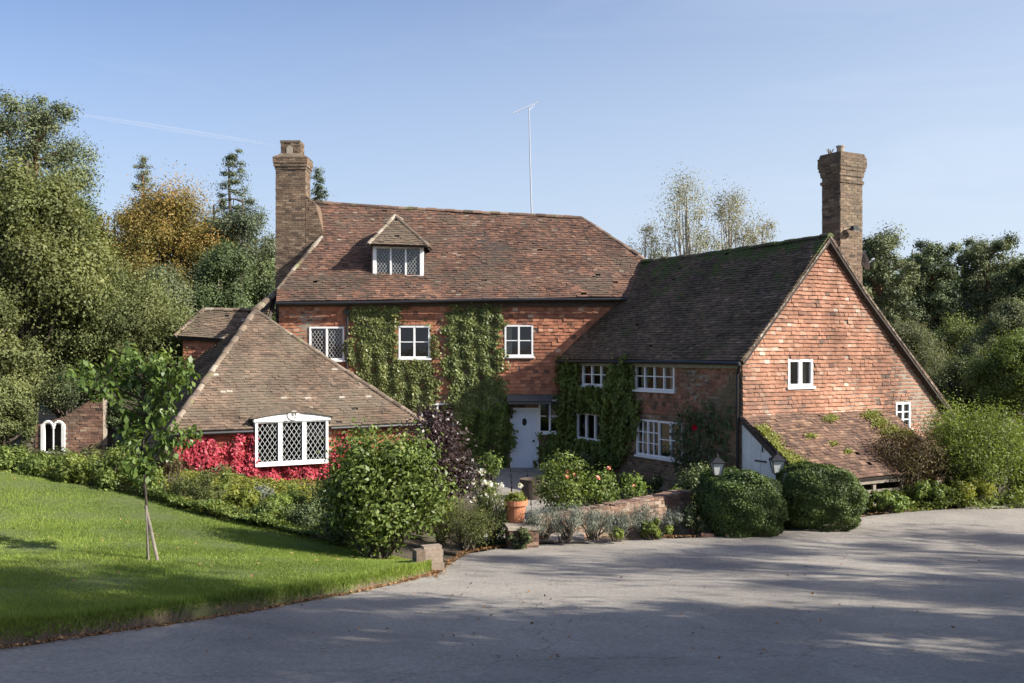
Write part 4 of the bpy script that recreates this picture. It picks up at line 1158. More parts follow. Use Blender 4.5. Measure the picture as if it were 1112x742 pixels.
# ============================================================ left annex
A = P(183, 470, 24.6); B = P(462, 459, 28.0)
AX = P(277, 337, 29.3)
ua = Vector((B.x-A.x, B.y-A.y, 0)).normalized(); na = Vector((ua.y, -ua.x, 0)); va = -na
AX2 = Vector((P(299, 316, 33.4).x, 33.4, zat(318, 33.4)))
B2 = B+va*4.2; A2 = A+va*6.5+Vector((0, 0, .2))
_f = Frame(Vector((A.x, A.y, 0))+na*.03, ua, V=(0, 0, 1)); _a = rect(_f, 276,456,357,503)
ro, fra, _ = roof_part('roof', [A, B, AX], M['roof_annex'], disp=waver(.03, .9, 1.2), holes=[(_a[0], -.2, _a[2], .16)]); ro['label'] = 'hipped brown tile roof of the low left annex'
roof_part('roof', [B, B2, AX2, AX], M['roof_annex'])
roof_part('roof', [A2, A, AX, AX2], M['roof_wing'])
ridge_line('hip_tiles', [A+Vector((0, 0, .02)), A.lerp(AX, .5)+Vector((0, 0, -.02)), AX], M['ridge'], r=.10, step=.3, lift=.04)
ridge_line('hip_tiles', [B, B.lerp(AX, .5)+Vector((0, 0, -.02)), AX], M['ridge'], r=.09, step=.3, lift=.03)
ridge_line('ridge_tiles', [AX, AX2], M['ridge'], r=.12)
fa = Frame(Vector((A.x, A.y, 0))+va*.22+ua*.2, ua, V=(0, 0, 1))
aw = rect(fa, 277,457,356,503)
AE = A.z-.05; La = (Vector((B.x, B.y, 0))-Vector((A.x, A.y, 0))).length-.4
ahead = aw[3]+.02
mb = MB(); wall_slab(mb, fa, [(0, -.2), (La, -.2), (La, AE), (0, AE)], [(aw[0], aw[1], aw[2], min(aw[3], AE-.002))], -.3, 0)
f2 = Frame(fa.at(0, 0, 0), -va, V=(0, 0, 1)); mb.prism(f2, [(-6, -.2), (-.3, -.2), (-.3, AE), (-6, AE)], -.3, 0)
f3 = Frame(fa.at(La, 0, 0), va, V=(0, 0, 1)); mb.prism(f3, [(.3, -.2), (3.6, -.2), (3.6, AE), (.3, AE)], -.3, 0)
mb.build('wall', M['mortar'], house)
mb = MB(); units(mb, fa, [(0, -.1), (La, -.1), (La, AE), (0, AE)], .225, .075, [aw], thick=.008, top=.008, gap=.01, vgap=.01); mb.build('brickwork', masonry('red_brick', [(0, (.16,.05,.035)), (.5, (.32,.085,.05)), (1, (.42,.16,.09))], grime=.3), house)
faw = Frame(Vector((A.x, A.y, 0))+na*.03+ua*.2, ua, V=(0, 0, 1)); aww = rect(faw, 277,456,356,503)
mb = MB()
for x in (aww[0], aww[2]-.04): mb.box(faw, x, aww[1], -.26, x+.04, aww[3], -.07)
mb.box(faw, aww[0], aww[1]-.05, -.26, aww[2], aww[1]-.003, .05)
w = window(faw, *aww, house, 3, (1, 1), lattice=(.195, .132), fw=.065, mull=.11, proud=.04, depth=.5, sill=False, label='wide white lattice window of the left annex')
# curved white head board lifting the tiles
mb.build('window_box', M['white'], w); u0, v0, u1, v1 = aww; ac = rect(faw, 275,447,358,457); pts = []; fa_ = fa; fa = faw
hu0, hu1 = ac[0], ac[2]; zc = v1-.03
for t in np.linspace(0, 1, 15): pts.append((hu0+(hu1-hu0)*t, zc+.09+.13*math.sin(math.pi*t)))
mb = MB(); mb.prism(fa, [(hu0, zc), (hu1, zc)]+pts[::-1], -.10, .075); hd = mb.build('window_head', M['white'], w)
mb = MB(); cu = (hu0+hu1)/2+.02; cv_ = zc+.15
mb.prism(fa, [(cu+.17*math.cos(t*math.pi/12), cv_+.125*math.sin(t*math.pi/12)) for t in range(24)], .076, .11); pl = mb.build('plaque', M['white'], hd)
mb = MB(); mb.prism(fa, [(cu-.25, cv_-.14), (cu-.16, cv_-.14), (cu-.13, cv_+.06), (cu-.17, cv_+.09)], .076, .09); mb.build('plaque_bracket', M['lead'], hd)
def digits(fr, u, v, h, n):
    mb = MB(); r = .012
    def stroke(ps): mb.tube([fr.at(u+x*h, v+y*h, n) for x, y in ps], r, 5)
    stroke([(-.18+.16*math.cos(t)-.14, .22+.2*math.sin(t)) for t in np.linspace(0, 6.28, 12)]); stroke([(-.16, .22), (-.17, -.1), (-.3, -.42)])
    stroke([(.12+.0, .28), (.2, .42), (.34, .38), (.36, .2), (.12, -.4), (.42, -.4)])
    return mb.build('numerals', M['black_iron'], pl)
digits(fa, cu, cv_, .13, .112)
# tiles swept up over the head
mb = MB(); k = 14; NR = 6
tilt = fra.V
def roof_at(u, run):                               # point on the annex roof plane, run metres up the slope
    return A+ua*(u+.2)+tilt*run+fra.N*.03
for r_ in range(NR):
    for t in range(k):
        s0, s1 = t/k, (t+1)/k; a0, a1 = hu0-.08+(hu1-hu0+.16)*s0, hu0-.08+(hu1-hu0+.16)*s1-.005
        def row(s, u, q):
            lo_ = fa.at(u, zc+.10+.135*math.sin(math.pi*s), .13); hi_ = roof_at(u, .30+.62*math.sin(math.pi*s)**.7)
            return lo_.lerp(hi_, q)+fra.N*.004
        tn = rng.random()*.9; q0, q1 = r_/NR, (r_+1)/NR+.02; up_ = Vector((0, 0, .022))
        c_ = [row(s0, a0, q0)+up_, row(s1, a1, q0)+up_, row(s1, a1, q1), row(s0, a0, q1)]
        mb.face(c_, tn); mb.face([c_[0]-up_*1.6, c_[1]-up_*1.6, c_[1], c_[0]], tn); mb.face([c_[1]-up_, c_[2]-up_, c_[2], c_[1]], tn); mb.face([c_[0], c_[3], c_[3]-up_, c_[0]-up_], tn)
fa = fa_
mb.build('eyebrow_tiles', M['roof_annex'], ro)
mb = MB(); gq = [A.lerp(B, t)+na*.04+Vector((0, 0, -.05)) for t in np.linspace(0, .30, 6)]; mb.tube(gq, .045, 8); mb.build('gutter', M['black_iron'], house); mb = MB()
gq = [A.lerp(B, t)+na*.04+Vector((0, 0, -.05)) for t in np.linspace(.60, 1, 6)]; mb.tube(gq, .045, 8); mb.build('gutter', M['black_iron'], house)

# small hipped outshot behind the annex
YO = 31.6
oA = P(189, 365, YO); oB = P(275, 371, YO); oT = P(222, 336, YO+1.35); oT2 = P(275, 336, YO+1.35); oA2 = oA+Vector((0, 2.7, 0))
roof_part('roof', [oA, oB, oT2, oT], M['roof_annex'])
roof_part('roof', [oA2, oA, oT], M['roof_annex'])
ridge_line('hip_tiles', [oA, oT], M['ridge'], r=.10); ridge_line('ridge_tiles', [oT, oT2], M['ridge'], r=.11)
fo2 = Frame((oA.x+.22, YO+.22, 0), (1, 0, 0), V=(0, 0, 1)); mb = MB(); oe = oA.z-.05
mb.box(fo2, 0, -.2, -2.2, 2.2, oe, 0); mb.build('wall', M['mortar'], house)
mb = MB(); units(mb, fo2, [(0, 0), (2.2, 0), (2.2, oe), (0, oe)], .165, .11, thick=.024, top=.006); mb.build('hung_tiles', M['tile_hung_main'], house)

# ---- aerial on the main ridge
ab = P(577.5, 234, R1.y); at_ = P(574.5, 117, R1.y)
an_ = empty('tv_aerial', ab, 'tall thin pole with a slanting comb aerial on the main roof ridge', 'aerial')
mb = MB(); mb.tube([ab+Vector((0, 0, -.2)), ab.lerp(at_, .5)+Vector((-.01, 0, 0)), at_], [.028, .024, .018], 8); mb.build('pole', M['galv'], an_)
bA = P(557, 123, R1.y-.3); bB = P(585, 111, R1.y+.3)
mb = MB(); mb.tube([bA, bB], .014, 6)
dr_ = (bB-bA).normalized(); sd = dr_.cross(Vector((0, 0, 1))).normalized()
for k in range(14):
    p = bA.lerp(bB, (k+.5)/14); l = .11+.004*k; mb.tube([p-sd*l, p+sd*l], .006, 4)
mb.tube([at_, bA.lerp(bB, .62)], .016, 6); mb.tube([at_+Vector((0,0,-.12)), bA.lerp(bB, .85)], .01, 5)
mb.build('comb', M['galv'], an_)

# ============================================================ climbers
def climber(name, fr, polys, leaf, label, dens=900, ls=.085, thick=.12, group=None, base=None, stems=6, rag=.08, cat='climber', aspect=.75, clumpf=1.5, avoid=()):
    """leaves hugging a wall inside an outline, denser and lumpier towards the middle"""
    root = empty(name, base or (0, 0, 0), label, cat, group)
    Pn, Nn, T = [], [], []
    uvs = []
    for poly in polys:
        uv = fr.poly(poly); us = [p[0] for p in uv]; vs_ = [p[1] for p in uv]; uvs.append(uv)
        n = int((max(us)-min(us)+.4)*(max(vs_)-min(vs_)+.4)*dens)
        uu = rng.uniform(min(us)-.2, max(us)+.2, n); vv = rng.uniform(min(vs_)-.2, max(vs_)+.2, n)
        lump = .5+.26*np.sin(uu*13+1.2*np.sin(vv*1.9))*(.6+.4*np.sin(vv*3+uu*2))+.2*np.sin(uu*3.1*clumpf+2*np.sin(vv*2.3))*np.sin(vv*2.7*clumpf+uu)+.2*np.sin(uu*7.3+vv*5.9)*np.sin(vv*8.1-uu*3)
        ju = uu+rng.normal(size=n)*rag+.10*np.sin(vv*5+uu)+.07*np.sin(vv*13)+.05*np.sin(vv*29); jv = vv+rng.normal(size=n)*rag*1.3+.10*np.sin(uu*7)+.08*np.sin(uu*19)
        keep = [(pip((a, c), uv)) and not any(h[0] < x < h[2] and h[1] < y < h[3] for h in avoid) for a, c, x, y in zip(ju, jv, uu, vv)]
        for x, y, l, k in zip(uu, vv, lump, keep):
            if not k or (l < .16 and rng.random() < .75): continue
            dpt = .015+thick*max(.05, l)*rng.random()**.6+.02
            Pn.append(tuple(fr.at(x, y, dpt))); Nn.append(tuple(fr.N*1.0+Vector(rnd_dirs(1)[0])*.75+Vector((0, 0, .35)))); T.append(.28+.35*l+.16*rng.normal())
    Pn = np.array(Pn)-np.array(tuple(root.location))
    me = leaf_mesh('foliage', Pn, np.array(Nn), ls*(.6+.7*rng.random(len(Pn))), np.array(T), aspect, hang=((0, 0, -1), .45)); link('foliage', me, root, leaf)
    mb = MB()
    for uv in uvs:
        us = [p[0] for p in uv]; vs_ = [p[1] for p in uv]
        for k in range(stems):
            x = rng.uniform(min(us)+.1*(max(us)-min(us)), max(us)-.1*(max(us)-min(us))); pts = []; bx = (min(us)+max(us))/2+(x-(min(us)+max(us))/2)*.4
            for q in range(9):
                t = q/8; pts.append(fr.at(bx+(x-bx)*t+.06*math.sin(q*1.7+k), min(vs_)+(max(vs_)-min(vs_))*t*.95, .035))
            if any(h[0]-.08 < fr.uvp(p_)[0] < h[2]+.08 and h[1]-.2 < fr.uvp(p_)[1] < h[3]+.2 for h in avoid for p_ in pts): continue
            mb.tube(pts, [.018*(1-.7*q/8) for q in range(9)], 5)
    if mb.v: mb.build('stem', M['bark'], root)
    return root

climber('ivy', fm, [[(384,333),(438,331),(436,352),(431,356),(431,392),(471,391),(474,440),(438,446),(418,438),(388,415),(378,385)], [(466,352),(471,352),(473,392),(466,392)]],
        FOL['ivy'], 'green creeper between the downpipe and the small ivy-edged window', group='creepers on the main wall', dens=1500, ls=.085, base=fm.at(-4.7, 0.2, .1), thick=.13, avoid=[(w2[0]-.02, w2[1]-.05, w2[2]+.0, w2[3]+.02)])
climber('ivy', fm, [[(487,332),(543,331),(544,400),(552,440),(548,455),(503,470),(489,440),(484,400)]],
        FOL['ivy'], 'tall green creeper column left of the front door', group='creepers on the main wall', dens=1500, ls=.085, base=fm.at(-1.2, .1, .1), thick=.16)
climber('ivy', fm, [[(498,455),(552,440),(556,465),(553,512),(505,525),(494,490)]], FOL['wisteria'], 'dark leafy climber low beside the door, under the creeper column', group='creepers on the main wall', dens=1100, ls=.10, thick=.42, base=fm.at(-.9, .0, .1))
climber('ivy', fw_, [[(596,395),(634,392),(632,420),(664,420),(668,393),(690,393),(689,425),(700,440),(694,455),(690,480),(676,500),(662,512),(600,512),(608,470),(600,430)]],
        FOL['wisteria'], 'dense green creeper around the wing windows', group='creepers on the wing wall', dens=1000, ls=.12, thick=.32, base=fw_.at(-6, .1, .1), avoid=[(wa[0]+.02, wa[1], wa[2]-.12, wa[3]), (wc[0]+.04, wc[1], wc[2]-.05, wc[3])])
climber('ivy', fm, [[(586,475),(612,470),(618,515),(586,512)]], FOL['wisteria'], 'bushy creeper under the window right of the front door', group='creepers on the main wall', dens=900, ls=.11, thick=.4, base=fm.at(1.3, .1, .1))
rose_w = climber('climbing_rose', fw_, [[(736,455),(752,440),(790,446),(800,462),(797,512),(776,520),(740,512),(728,490)]], FOL['dark'], 'sparse dark climbing rose with one red bloom beside the wing corner', dens=330, ls=.10, thick=.25, base=fw_.at(-1.5, .1, .1), stems=4)
mb = MB()
for (px, py) in ((764, 464),):
    c = fw_.at(*fw_.uv(px, py), .32)
    for k in range(14):
        d = Vector(rnd_dirs(1)[0]); a = d.cross(Vector((0, 0, 1))).normalized(); b2 = d.cross(a); mb.face([c+d*.05-a*.05, c+d*.06-b2*.05, c+d*.07+a*.05, c+d*.06+b2*.05])
mb.build('bloom', plain('crimson_petal', (.55,.01,.03), .5, .1, 5), rose_w)
climber('red_creeper', fa, [[(186,492),(215,478),(255,484),(272,462),(278,470),(277,506),(360,507),(372,470),(380,468),(376,530),(330,538),(270,532),(200,510)], [(276,458),(300,457),(300,462),(280,464)]],
        FOL['red'], 'crimson creeper on the annex wall below the lattice window', dens=1100, ls=.09, thick=.3, base=fa.at(2.5, .2, .1), avoid=[(aw[0]+.06, aw[1]+.0, aw[2]-.05, aw[3]-.06)])

# ============================================================ garden wall, piers, pot, path
def gz(x, y): return float(zground(x, y))
pathw = [(585, 19.3), (615, 19.6), (650, 20.1), (690, 20.7), (722, 21.2), (750, 21.8)]
wp = [Vector(((px-CX)/F*Y, Y, 0)) for px, Y in pathw]
gw = empty('garden_wall', wp[2], 'low curved brick retaining wall behind the lavender', 'wall')
mm, bb = MB(), MB(); topz = [.42, .44, .47, .52, .56, .60]; acc = 0
for k in range(len(wp)-1):
    a, c = wp[k], wp[k+1]; U = (c-a).normalized(); L = (c-a).length; f = Frame(a, U, V=(0, 0, 1)); z = (topz[k]+topz[k+1])/2
    sag_ = (topz[k+1]-topz[k])/L
    mm.prism(f, [(0, -.2), (L, -.2), (L, topz[k+1]), (0, topz[k])], -.34, 0)
    units(bb, f, [(0, -.1), (L, -.1), (L, topz[k+1]), (0, topz[k])], .22, .075, thick=.01, top=.01, gap=.01, vgap=.01, rough=.004)
    ft = Frame(a+Vector((0, 0, topz[k]+.001)), (c-a)+Vector((0, 0, topz[k+1]-topz[k])), V=Vector((-U.y, U.x, 0)))
    units(bb, ft, [(0, -.02), (L, -.02), (L, .36), (0, .36)], .11, .19, thick=.03, top=.03, gap=.008, vgap=.006, rough=.006, bond=.3)
w_o = mm.build('mortar_core', M['mortar'], gw); bb.build('brickwork', masonry('garden_brick', [(0, (.17,.11,.08)), (.5, (.31,.19,.13)), (1, (.46,.36,.28))], moss=((.2,.18,.1), .6)), gw)

def pier(name, p, U, w, d, h, label, mat='brick'):
    r = empty(name, p, label, 'pier'); a, c = MB(), MB()
    brick_box(c, a, Vector(p), U, w, d, p[2]-.1, p[2]+h); a.build('mortar_core', M['mortar'], r); c.build('brickwork', M[mat], r); 
    t = MB(); f = Frame(Vector(p), U, V=(0, 0, 1)); t.box(f, -w/2-.03, p[2]+h-p[2]+.0, -d/2-.03, w/2+.03, h+.06, d/2+.03); t.build('coping', M['stone'], r)
    return r
p = on_drive(568, 595); pier('wall_pier', Vector((p.x-.02, p.y+.25, 0.0)), (1, .15, 0), .55, .5, .42, 'squat brick pier under the terracotta pot')
pot_p = Vector((P(560, 0, 18.6).x, 18.6, .48))
p2 = on_drive(467, 622)
r = empty('stone_block', (p2.x, p2.y, p2.z), 'two worn sandstone blocks at the tip of the lawn', 'edging')
mb = MB(); f = Frame(p2+Vector((-.1, .05, 0)), (1, .45, 0), V=(0, 0, 1)); mb.box(f, -.14, -.05, -.12, .0, .34, .08); mb.build('upright_block', M['brown_stone'], r)
mb = MB(); mb.box(f, .015, -.05, -.2, .34, .10, -.02); mb.box(f, .03, .103, -.2, .32, .21, -.03); mb.box(f, .04, .213, -.19, .33, .30, -.04); mb.box(f, .02, .303, -.2, .31, .37, -.05); mb.build('stacked_stone', masonry('block_stone', [(0, (.2,.14,.1)), (1, (.36,.3,.24))]), r)

pt = empty('plant_pot', pot_p, 'terracotta pot with a small yellow-green plant by the steps', 'pot')
mb = MB(); h_ = .42; mb.lathe(pot_p, [(.0, 0), (.145, 0), (.16, .02), (.20, h_*.78), (.235, h_*.78), (.24, h_), (.205, h_), (.19, h_-.06), (0, h_-.06)], 22); mb.build('pot_body', M['terracotta'], pt, smooth=False)
Pn, Nn, T = clump_points([(rng.normal()*.08, rng.normal()*.06, h_+.03) for _ in range(9)], [.12]*9, [90]*9)
link('plant', leaf_mesh('plant', Pn, Nn, .05+.03*rng.random(len(Pn)), T, .5), pt, FOL['yellow'])
pt2p = Vector((P(578, 0, 24.5).x, 24.5, 0.0)); pt2 = empty('plant_pot', pt2p, 'shaded barrel planter half hidden behind the rose bush', 'pot')
mb = MB(); mb.lathe(pt2p, [(.0, 0), (.25, 0), (.32, .5), (.34, .55), (.30, .55), (.28, .48), (0, .48)], 20); mb.build('pot_body', M['timber'], pt2)

# flagstone path to the door
mb = MB()
for j in range(26):
    y = 18.6+j*.48; xc = np.interp(y, [18.6, 22, 26, 31], [.62-.2, .45, .5, .45]); 
    for i in range(4):
        if rng.random() < .04: continue
        x0 = xc-1.0+i*.5+.0; f = Frame((x0, y, gz(x0, y)+.055), (1, 0, 0), V=(0, 1, 0)); mb.box(f, .01, .01, 0, .49+rng.normal()*.01, .465, .03+rng.random()*.008, rng.random())
tag(mb.build('path', M['flag']), kind='structure')
mb = MB(); f = Frame((fm.at((dr[0]+dr[2])/2, 0, 0)), (1, 0, 0), V=(0, 0, 1)); mb.box(f, -.7, -.2, .05, .7, .04, .55); mb.box(f, -.9, -.2, .56, .9, -.03, 1.0); tag(origin_to(mb.build('door_step', M['stone']), fm.at(0, 0, 0)), 'worn stone step below the front door', 'step')

# lanterns
def lantern(px, py_top, py_bot, Y, label):
    c = P(px, py_bot, Y); g = gz(c.x, c.y); h = zat(py_top, Y)-c.z; s = h/.44
    r = empty('post_lantern', (c.x, c.y, g), label, 'lantern', 'post lanterns behind the clipped box')
    mb = MB(); mb.tube([(c.x, c.y, g), (c.x, c.y, c.z)], .035, 8); mb.tube([(c.x, c.y, c.z-.04), (c.x, c.y, c.z)], .06, 8); mb.build('post', M['black_iron'], r)
    b_, t_ = .075*s, .13*s; z0_, z1_ = c.z, c.z+.27*s
    lo = [Vector((c.x+sx*b_, c.y+sy*b_, z0_)) for sx, sy in ((-1,-1),(1,-1),(1,1),(-1,1))]; hi = [Vector((c.x+sx*t_, c.y+sy*t_, z1_)) for sx, sy in ((-1,-1),(1,-1),(1,1),(-1,1))]
    fr = MB()
    for q in range(4): fr.tube([lo[q], hi[q]], .011, 4); fr.tube([lo[q], lo[(q+1) % 4]], .012, 4); fr.tube([hi[q], hi[(q+1) % 4]], .014, 4)
    top_ = Vector((c.x, c.y, z1_+.14*s)); e = [Vector((c.x+sx*t_*1.2, c.y+sy*t_*1.2, z1_+.005)) for sx, sy in ((-1,-1),(1,-1),(1,1),(-1,1))]
    for q in range(4): fr.face([e[q], e[(q+1) % 4], top_])
    fr.lathe((c.x, c.y, z1_+.11*s), [(.03, 0), (.035, .03), (.012, .05), (.016, .07), (0, .09)], 8)
    fr.build('lantern_frame', M['black_iron'], r)
    gl = MB(); k_ = .93
    lo2 = [Vector((c.x+(p.x-c.x)*k_, c.y+(p.y-c.y)*k_, p.z)) for p in lo]; hi2 = [Vector((c.x+(p.x-c.x)*k_, c.y+(p.y-c.y)*k_, p.z)) for p in hi]
    for q in range(4): gl.face([lo2[q], lo2[(q+1) % 4], hi2[(q+1) % 4], hi2[q]])
    gl.build('lamp_glass', M['lamp_glass'], r)
lantern(779, 494, 516, 20.9, 'black post lantern behind the left clipped bushes')
lantern(844, 491, 514, 21.2, 'black post lantern in front of the white lean-to boarding')

# outbuilding wall with its arched white frame, far left
YB = 29.0
fo3 = Frame((0, YB, 0), (1, 0, 0), V=(0, 0, 1))
ob = empty('outbuilding_wall', fo3.at(fo3.uv(85, 0)[0], .8), 'old brick wall with an arched white frame among trees', 'wall')
op = fo3.poly([(38,520),(112,520),(112,432),(96,436),(72,452),(38,462)]); ow = rect(fo3, 45,461,71,493)
mb = MB(); wall_slab(mb, fo3, op, [ow], -.3, 0); cor = mb.build('mortar_core', M['mortar'], ob)
mb = MB(); units(mb, fo3, op, .225, .078, [ow], thick=.01, top=.01, gap=.01, vgap=.01); mb.build('brickwork', M['brick'], ob)
mb = MB(); u0, v0, u1, v1 = ow
mb.box(fo3, u0, v0, -.05, u0+.1, v1, .05); mb.box(fo3, u1-.1, v0-.1, -.05, u1, v1, .05); mb.box(fo3, u0+.1, v0, -.05, u1-.1, v0+.06, .045)
um = (u0+u1)/2
for cx2, hw in (((u0+um)/2+.02, (um-u0)/2), ((u1+um)/2-.02, (u1-um)/2)):
    pts = [fo3.at(cx2+hw*.9*math.cos(a), v1-.12+.2*math.sin(a), 0) for a in np.linspace(math.pi, 0, 10)]; mb.tube(pts, .05, 6)
mb.tube([fo3.at(um, v0, 0), fo3.at(um, v1, 0)], .02, 5)
mb.build('arched_frame', M['white_old'], ob)
mb = MB(); mb.face([fo3.at(u0, v0, -.28), fo3.at(u1, v0, -.28), fo3.at(u1, v1, -.28), fo3.at(u0, v1, -.28)]); mb.build('dark_recess', M['room'], ob)

# ============================================================ shrubs and beds
def sh(px, pyb, Y, wpx, hpx, leaf, label, name='shrub', n=5000, ls=.07, cat='shrub', group=None, **k):
    c = P(px, pyb, Y); g = min(c.z, gz(c.x, c.y)+.15)
    s = Y/F; h = hpx*s+(c.z-g)
    return make_shrub(name, (c.x, c.y, g), wpx*s, h, leaf, label, cat, group, n, ls, **k)

def clipped(px, pyt, pyb, Y, wpx, label, n=32000, seed=0, squash=.85, grp='clipped box bushes by the drive'):
    """rounded clipped bush: tiny leaves over a lumpy dome"""
    c = P(px, pyb, Y); g = gz(c.x, c.y)+.0; top = zat(pyt, Y); h = top-g; w = wpx*Y/F/2
    root = empty('box_bush', (c.x, c.y, g), label, 'bush', grp)
    d = rnd_dirs(n); d[:, 2] = np.where(d[:, 2] < -.72, np.abs(d[:, 2]), d[:, 2])
    d = unit(d)
    lump = 1+.085*np.sin(d[:, 0]*2.3+seed*1.7)*np.cos(d[:, 1]*2.1+seed)+.065*np.sin(d[:, 0]*7+seed)*np.sin(d[:, 2]*6+seed*2)+.035*np.sin(d[:, 1]*13+d[:, 0]*9+seed)+.03*np.sin(d[:, 2]*17+d[:, 0]*5)
    sq = (np.abs(d[:, 0])**2.6+np.abs(d[:, 1])**2.6+np.abs(d[:, 2])**2.6)**(-1/2.6)
    rr = lump*sq*(1-.07*rng.random(n)**2+.018*np.abs(rng.normal(size=n)))
    Pn = d*rr[:, None]*np.array((w*.94, w*.94*squash, h*.53)); Pn[:, 2] += h*.45
    Pn[:, 2] = np.maximum(Pn[:, 2], .02)
    m_ = n//28; Pn[:m_] += d[:m_]*(.02+.07*rng.random(m_)[:, None]**2)*np.array((1, 1, .9))
    T = .42+.2*rng.normal(size=n)+.15*np.sin(d[:, 0]*9+d[:, 2]*7+seed)
    link('foliage', leaf_mesh('foliage', Pn, d+.8*rnd_dirs(n), .032+.02*rng.random(n), T, .7), root, FOL['boxwood'])
    # solid dark core in place of the shaded inner leaf mass
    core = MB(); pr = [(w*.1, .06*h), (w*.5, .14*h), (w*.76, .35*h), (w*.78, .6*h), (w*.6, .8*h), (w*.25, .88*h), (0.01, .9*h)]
    core.lathe((c.x, c.y, g), pr, 20); o = core.build('dark_core', FOL['dark'], root)
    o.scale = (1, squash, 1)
    return root
clipped(789, 511, 575, 21.3, 66, 'low clipped box bush behind the rounder front one', seed=3, n=24000)
clipped(807, 514, 583, 19.9, 92, 'round clipped box bush at the drive edge in front', seed=1, n=38000)
clipped(888, 506, 572, 20.7, 92, 'largest clipped box bush beside the lean-to roof', seed=5, n=42000, squash=.95)

sh(415, 603, 16.4, 146, 146, FOL['laurel'], 'big glossy evergreen shrub at the end of the lawn', 'evergreen_shrub', n=15000, ls=.085, K=70, depth=2.0, shell=.35, spread=.98)
sh(463, 578, 19.4, 122, 136, FOL['purple'], 'dark purple-leaved shrub behind the glossy evergreen', 'purple_shrub', n=12500, ls=.075, K=46, depth=1.9)
wf = sh(527, 560, 20.6, 44, 74, FOL['bright'], 'bush covered in white flowers beside the purple shrub', 'flowering_bush', n=2200, ls=.07, K=16)
Pn, Nn, T = clump_points([(rng.normal()*.28, -.25+rng.normal()*.2, .4+.8*rng.random()) for _ in range(40)], [.045]*44, [9]*44)
link('blossom', leaf_mesh('blossom', Pn, Nn, .06+.04*rng.random(len(Pn)), T, .8), wf, FOL['white_flower'])
sh(505, 597, 17.9, 62, 58, FOL['olive'], 'soft olive heath shrub left of the squat brick pier', 'heath_shrub', n=7000, ls=.04, aspect=.3, K=30, group='low soft shrubs by the steps')
sh(535, 585, 18.6, 50, 52, FOL['olive'], 'feathery grey-green shrub touching the squat brick pier', 'heath_shrub', n=5000, ls=.04, aspect=.3, K=24, group='low soft shrubs by the steps')
sh(478, 592, 18.2, 50, 60, FOL['yellow'], 'yellow-green shrub between glossy evergreen and heath', 'heath_shrub', n=4000, ls=.045, aspect=.35, K=22, group='low soft shrubs by the steps')
lav = [(590,586,18.35,52,34),(616,587,18.4,50,38),(645,586,18.6,46,36),(675,586,18.9,40,28),(700,585,19.4,40,34),(728,584,19.7,40,30)]
labs = ['lavender mound nearest the terracotta pot', 'tallest grey lavender mound of the row', 'grey lavender mound below the near wall end', 'small grey lavender mound mid-row with leaf litter', 'silvery lavender mound below the pale wall top', 'silvery lavender mound nearest the clipped box']
for (px, pyb, Y, w, h), lb in zip(lav, labs):
    sh(px, pyb, Y, w, h, FOL['silver'], lb, 'lavender', n=4200, ls=.055, aspect=.16, K=26, cat='lavender', group='lavender along the garden wall', hang=((0, 0, 1), .55), upr=.35)
sh(712, 586, 19.1, 40, 22, FOL['lime'], 'small lime-green plant among the silvery lavender', 'bedding_plant', n=1800, ls=.06, K=12, cat='plant', group='small bedding plants')
sh(668, 588, 18.6, 26, 14, FOL['lime'], 'tiny lime-green plant at the drive edge', 'bedding_plant', n=700, ls=.05, K=8, cat='plant', group='small bedding plants')
sh(752, 584, 19.6, 30, 34, FOL['dark'], 'dark leafy plant between lavender and clipped box', 'bedding_plant', n=1600, ls=.07, K=12, cat='plant', group='small bedding plants')
sh(566, 597, 17.9, 34, 24, FOL['dark'], 'dark sprawling plant at the foot of the squat pier', 'bedding_plant', n=1400, ls=.06, K=10, cat='plant', group='small bedding plants')
def rose(px, pyb, Y, wpx, hpx, label, n=2600, nb=2):
    r = sh(px, pyb, Y, wpx, hpx, FOL['bright'], label, 'rose_bush', n=n, ls=.075, K=22, cat='rose', group='rose bushes behind the garden wall', shell=.2)
    s = Y/F; w = wpx*s; h = hpx*s
    o = r.location
    for k in range(nb):
        mb = MB()
        c = o+Vector((rng.normal()*.25*w, -.1-.2*w*rng.random(), h*(.6+.35*rng.random())))
        for q in range(12):
            d = Vector(rnd_dirs(1)[0]); a = d.cross(Vector((0, 0, 1))).normalized(); b2 = d.cross(a); mb.face([c+d*.02-a*.04, c+d*.03-b2*.04, c+d*.05+a*.04, c+d*.03+b2*.04])
        mb.build('bloom', M['petal'], r)
M['petal'] = plain('salmon_petal', (.72,.30,.2), .6, .1, 5)
rose(612, 556, 21.6, 64, 66, 'tall rose bush with salmon blooms near the path', 3400, 3); rose(652, 556, 21.9, 60, 52, 'rose bush in the middle of the bed behind the wall', 2200); rose(688, 550, 22.2, 36, 36, 'small sparse rose bush nearest the shaded wing window', 900, 1)
sh(735, 548, 22.2, 40, 20, FOL['bright'], 'low green plant on the garden wall end', 'bedding_plant', n=1200, ls=.06, K=10, cat='plant', group='small bedding plants')
sh(760, 560, 22.6, 70, 60, FOL['dark'], 'dark shrub in shade against the wing wall corner', 'shaded_shrub', n=3500, ls=.07, K=20, group='shaded shrubs under the wing')
sh(700, 540, 25.0, 90, 26, FOL['dark'], 'low dark shrub below the wide lower wing window', 'shaded_shrub', n=2600, ls=.07, K=16, group='shaded shrubs under the wing')
sh(625, 525, 28.2, 80, 34, FOL['dark'], 'dark shrub under the creeper right of the door', 'shaded_shrub', n=2600, ls=.08, K=16, group='shaded shrubs under the wing')

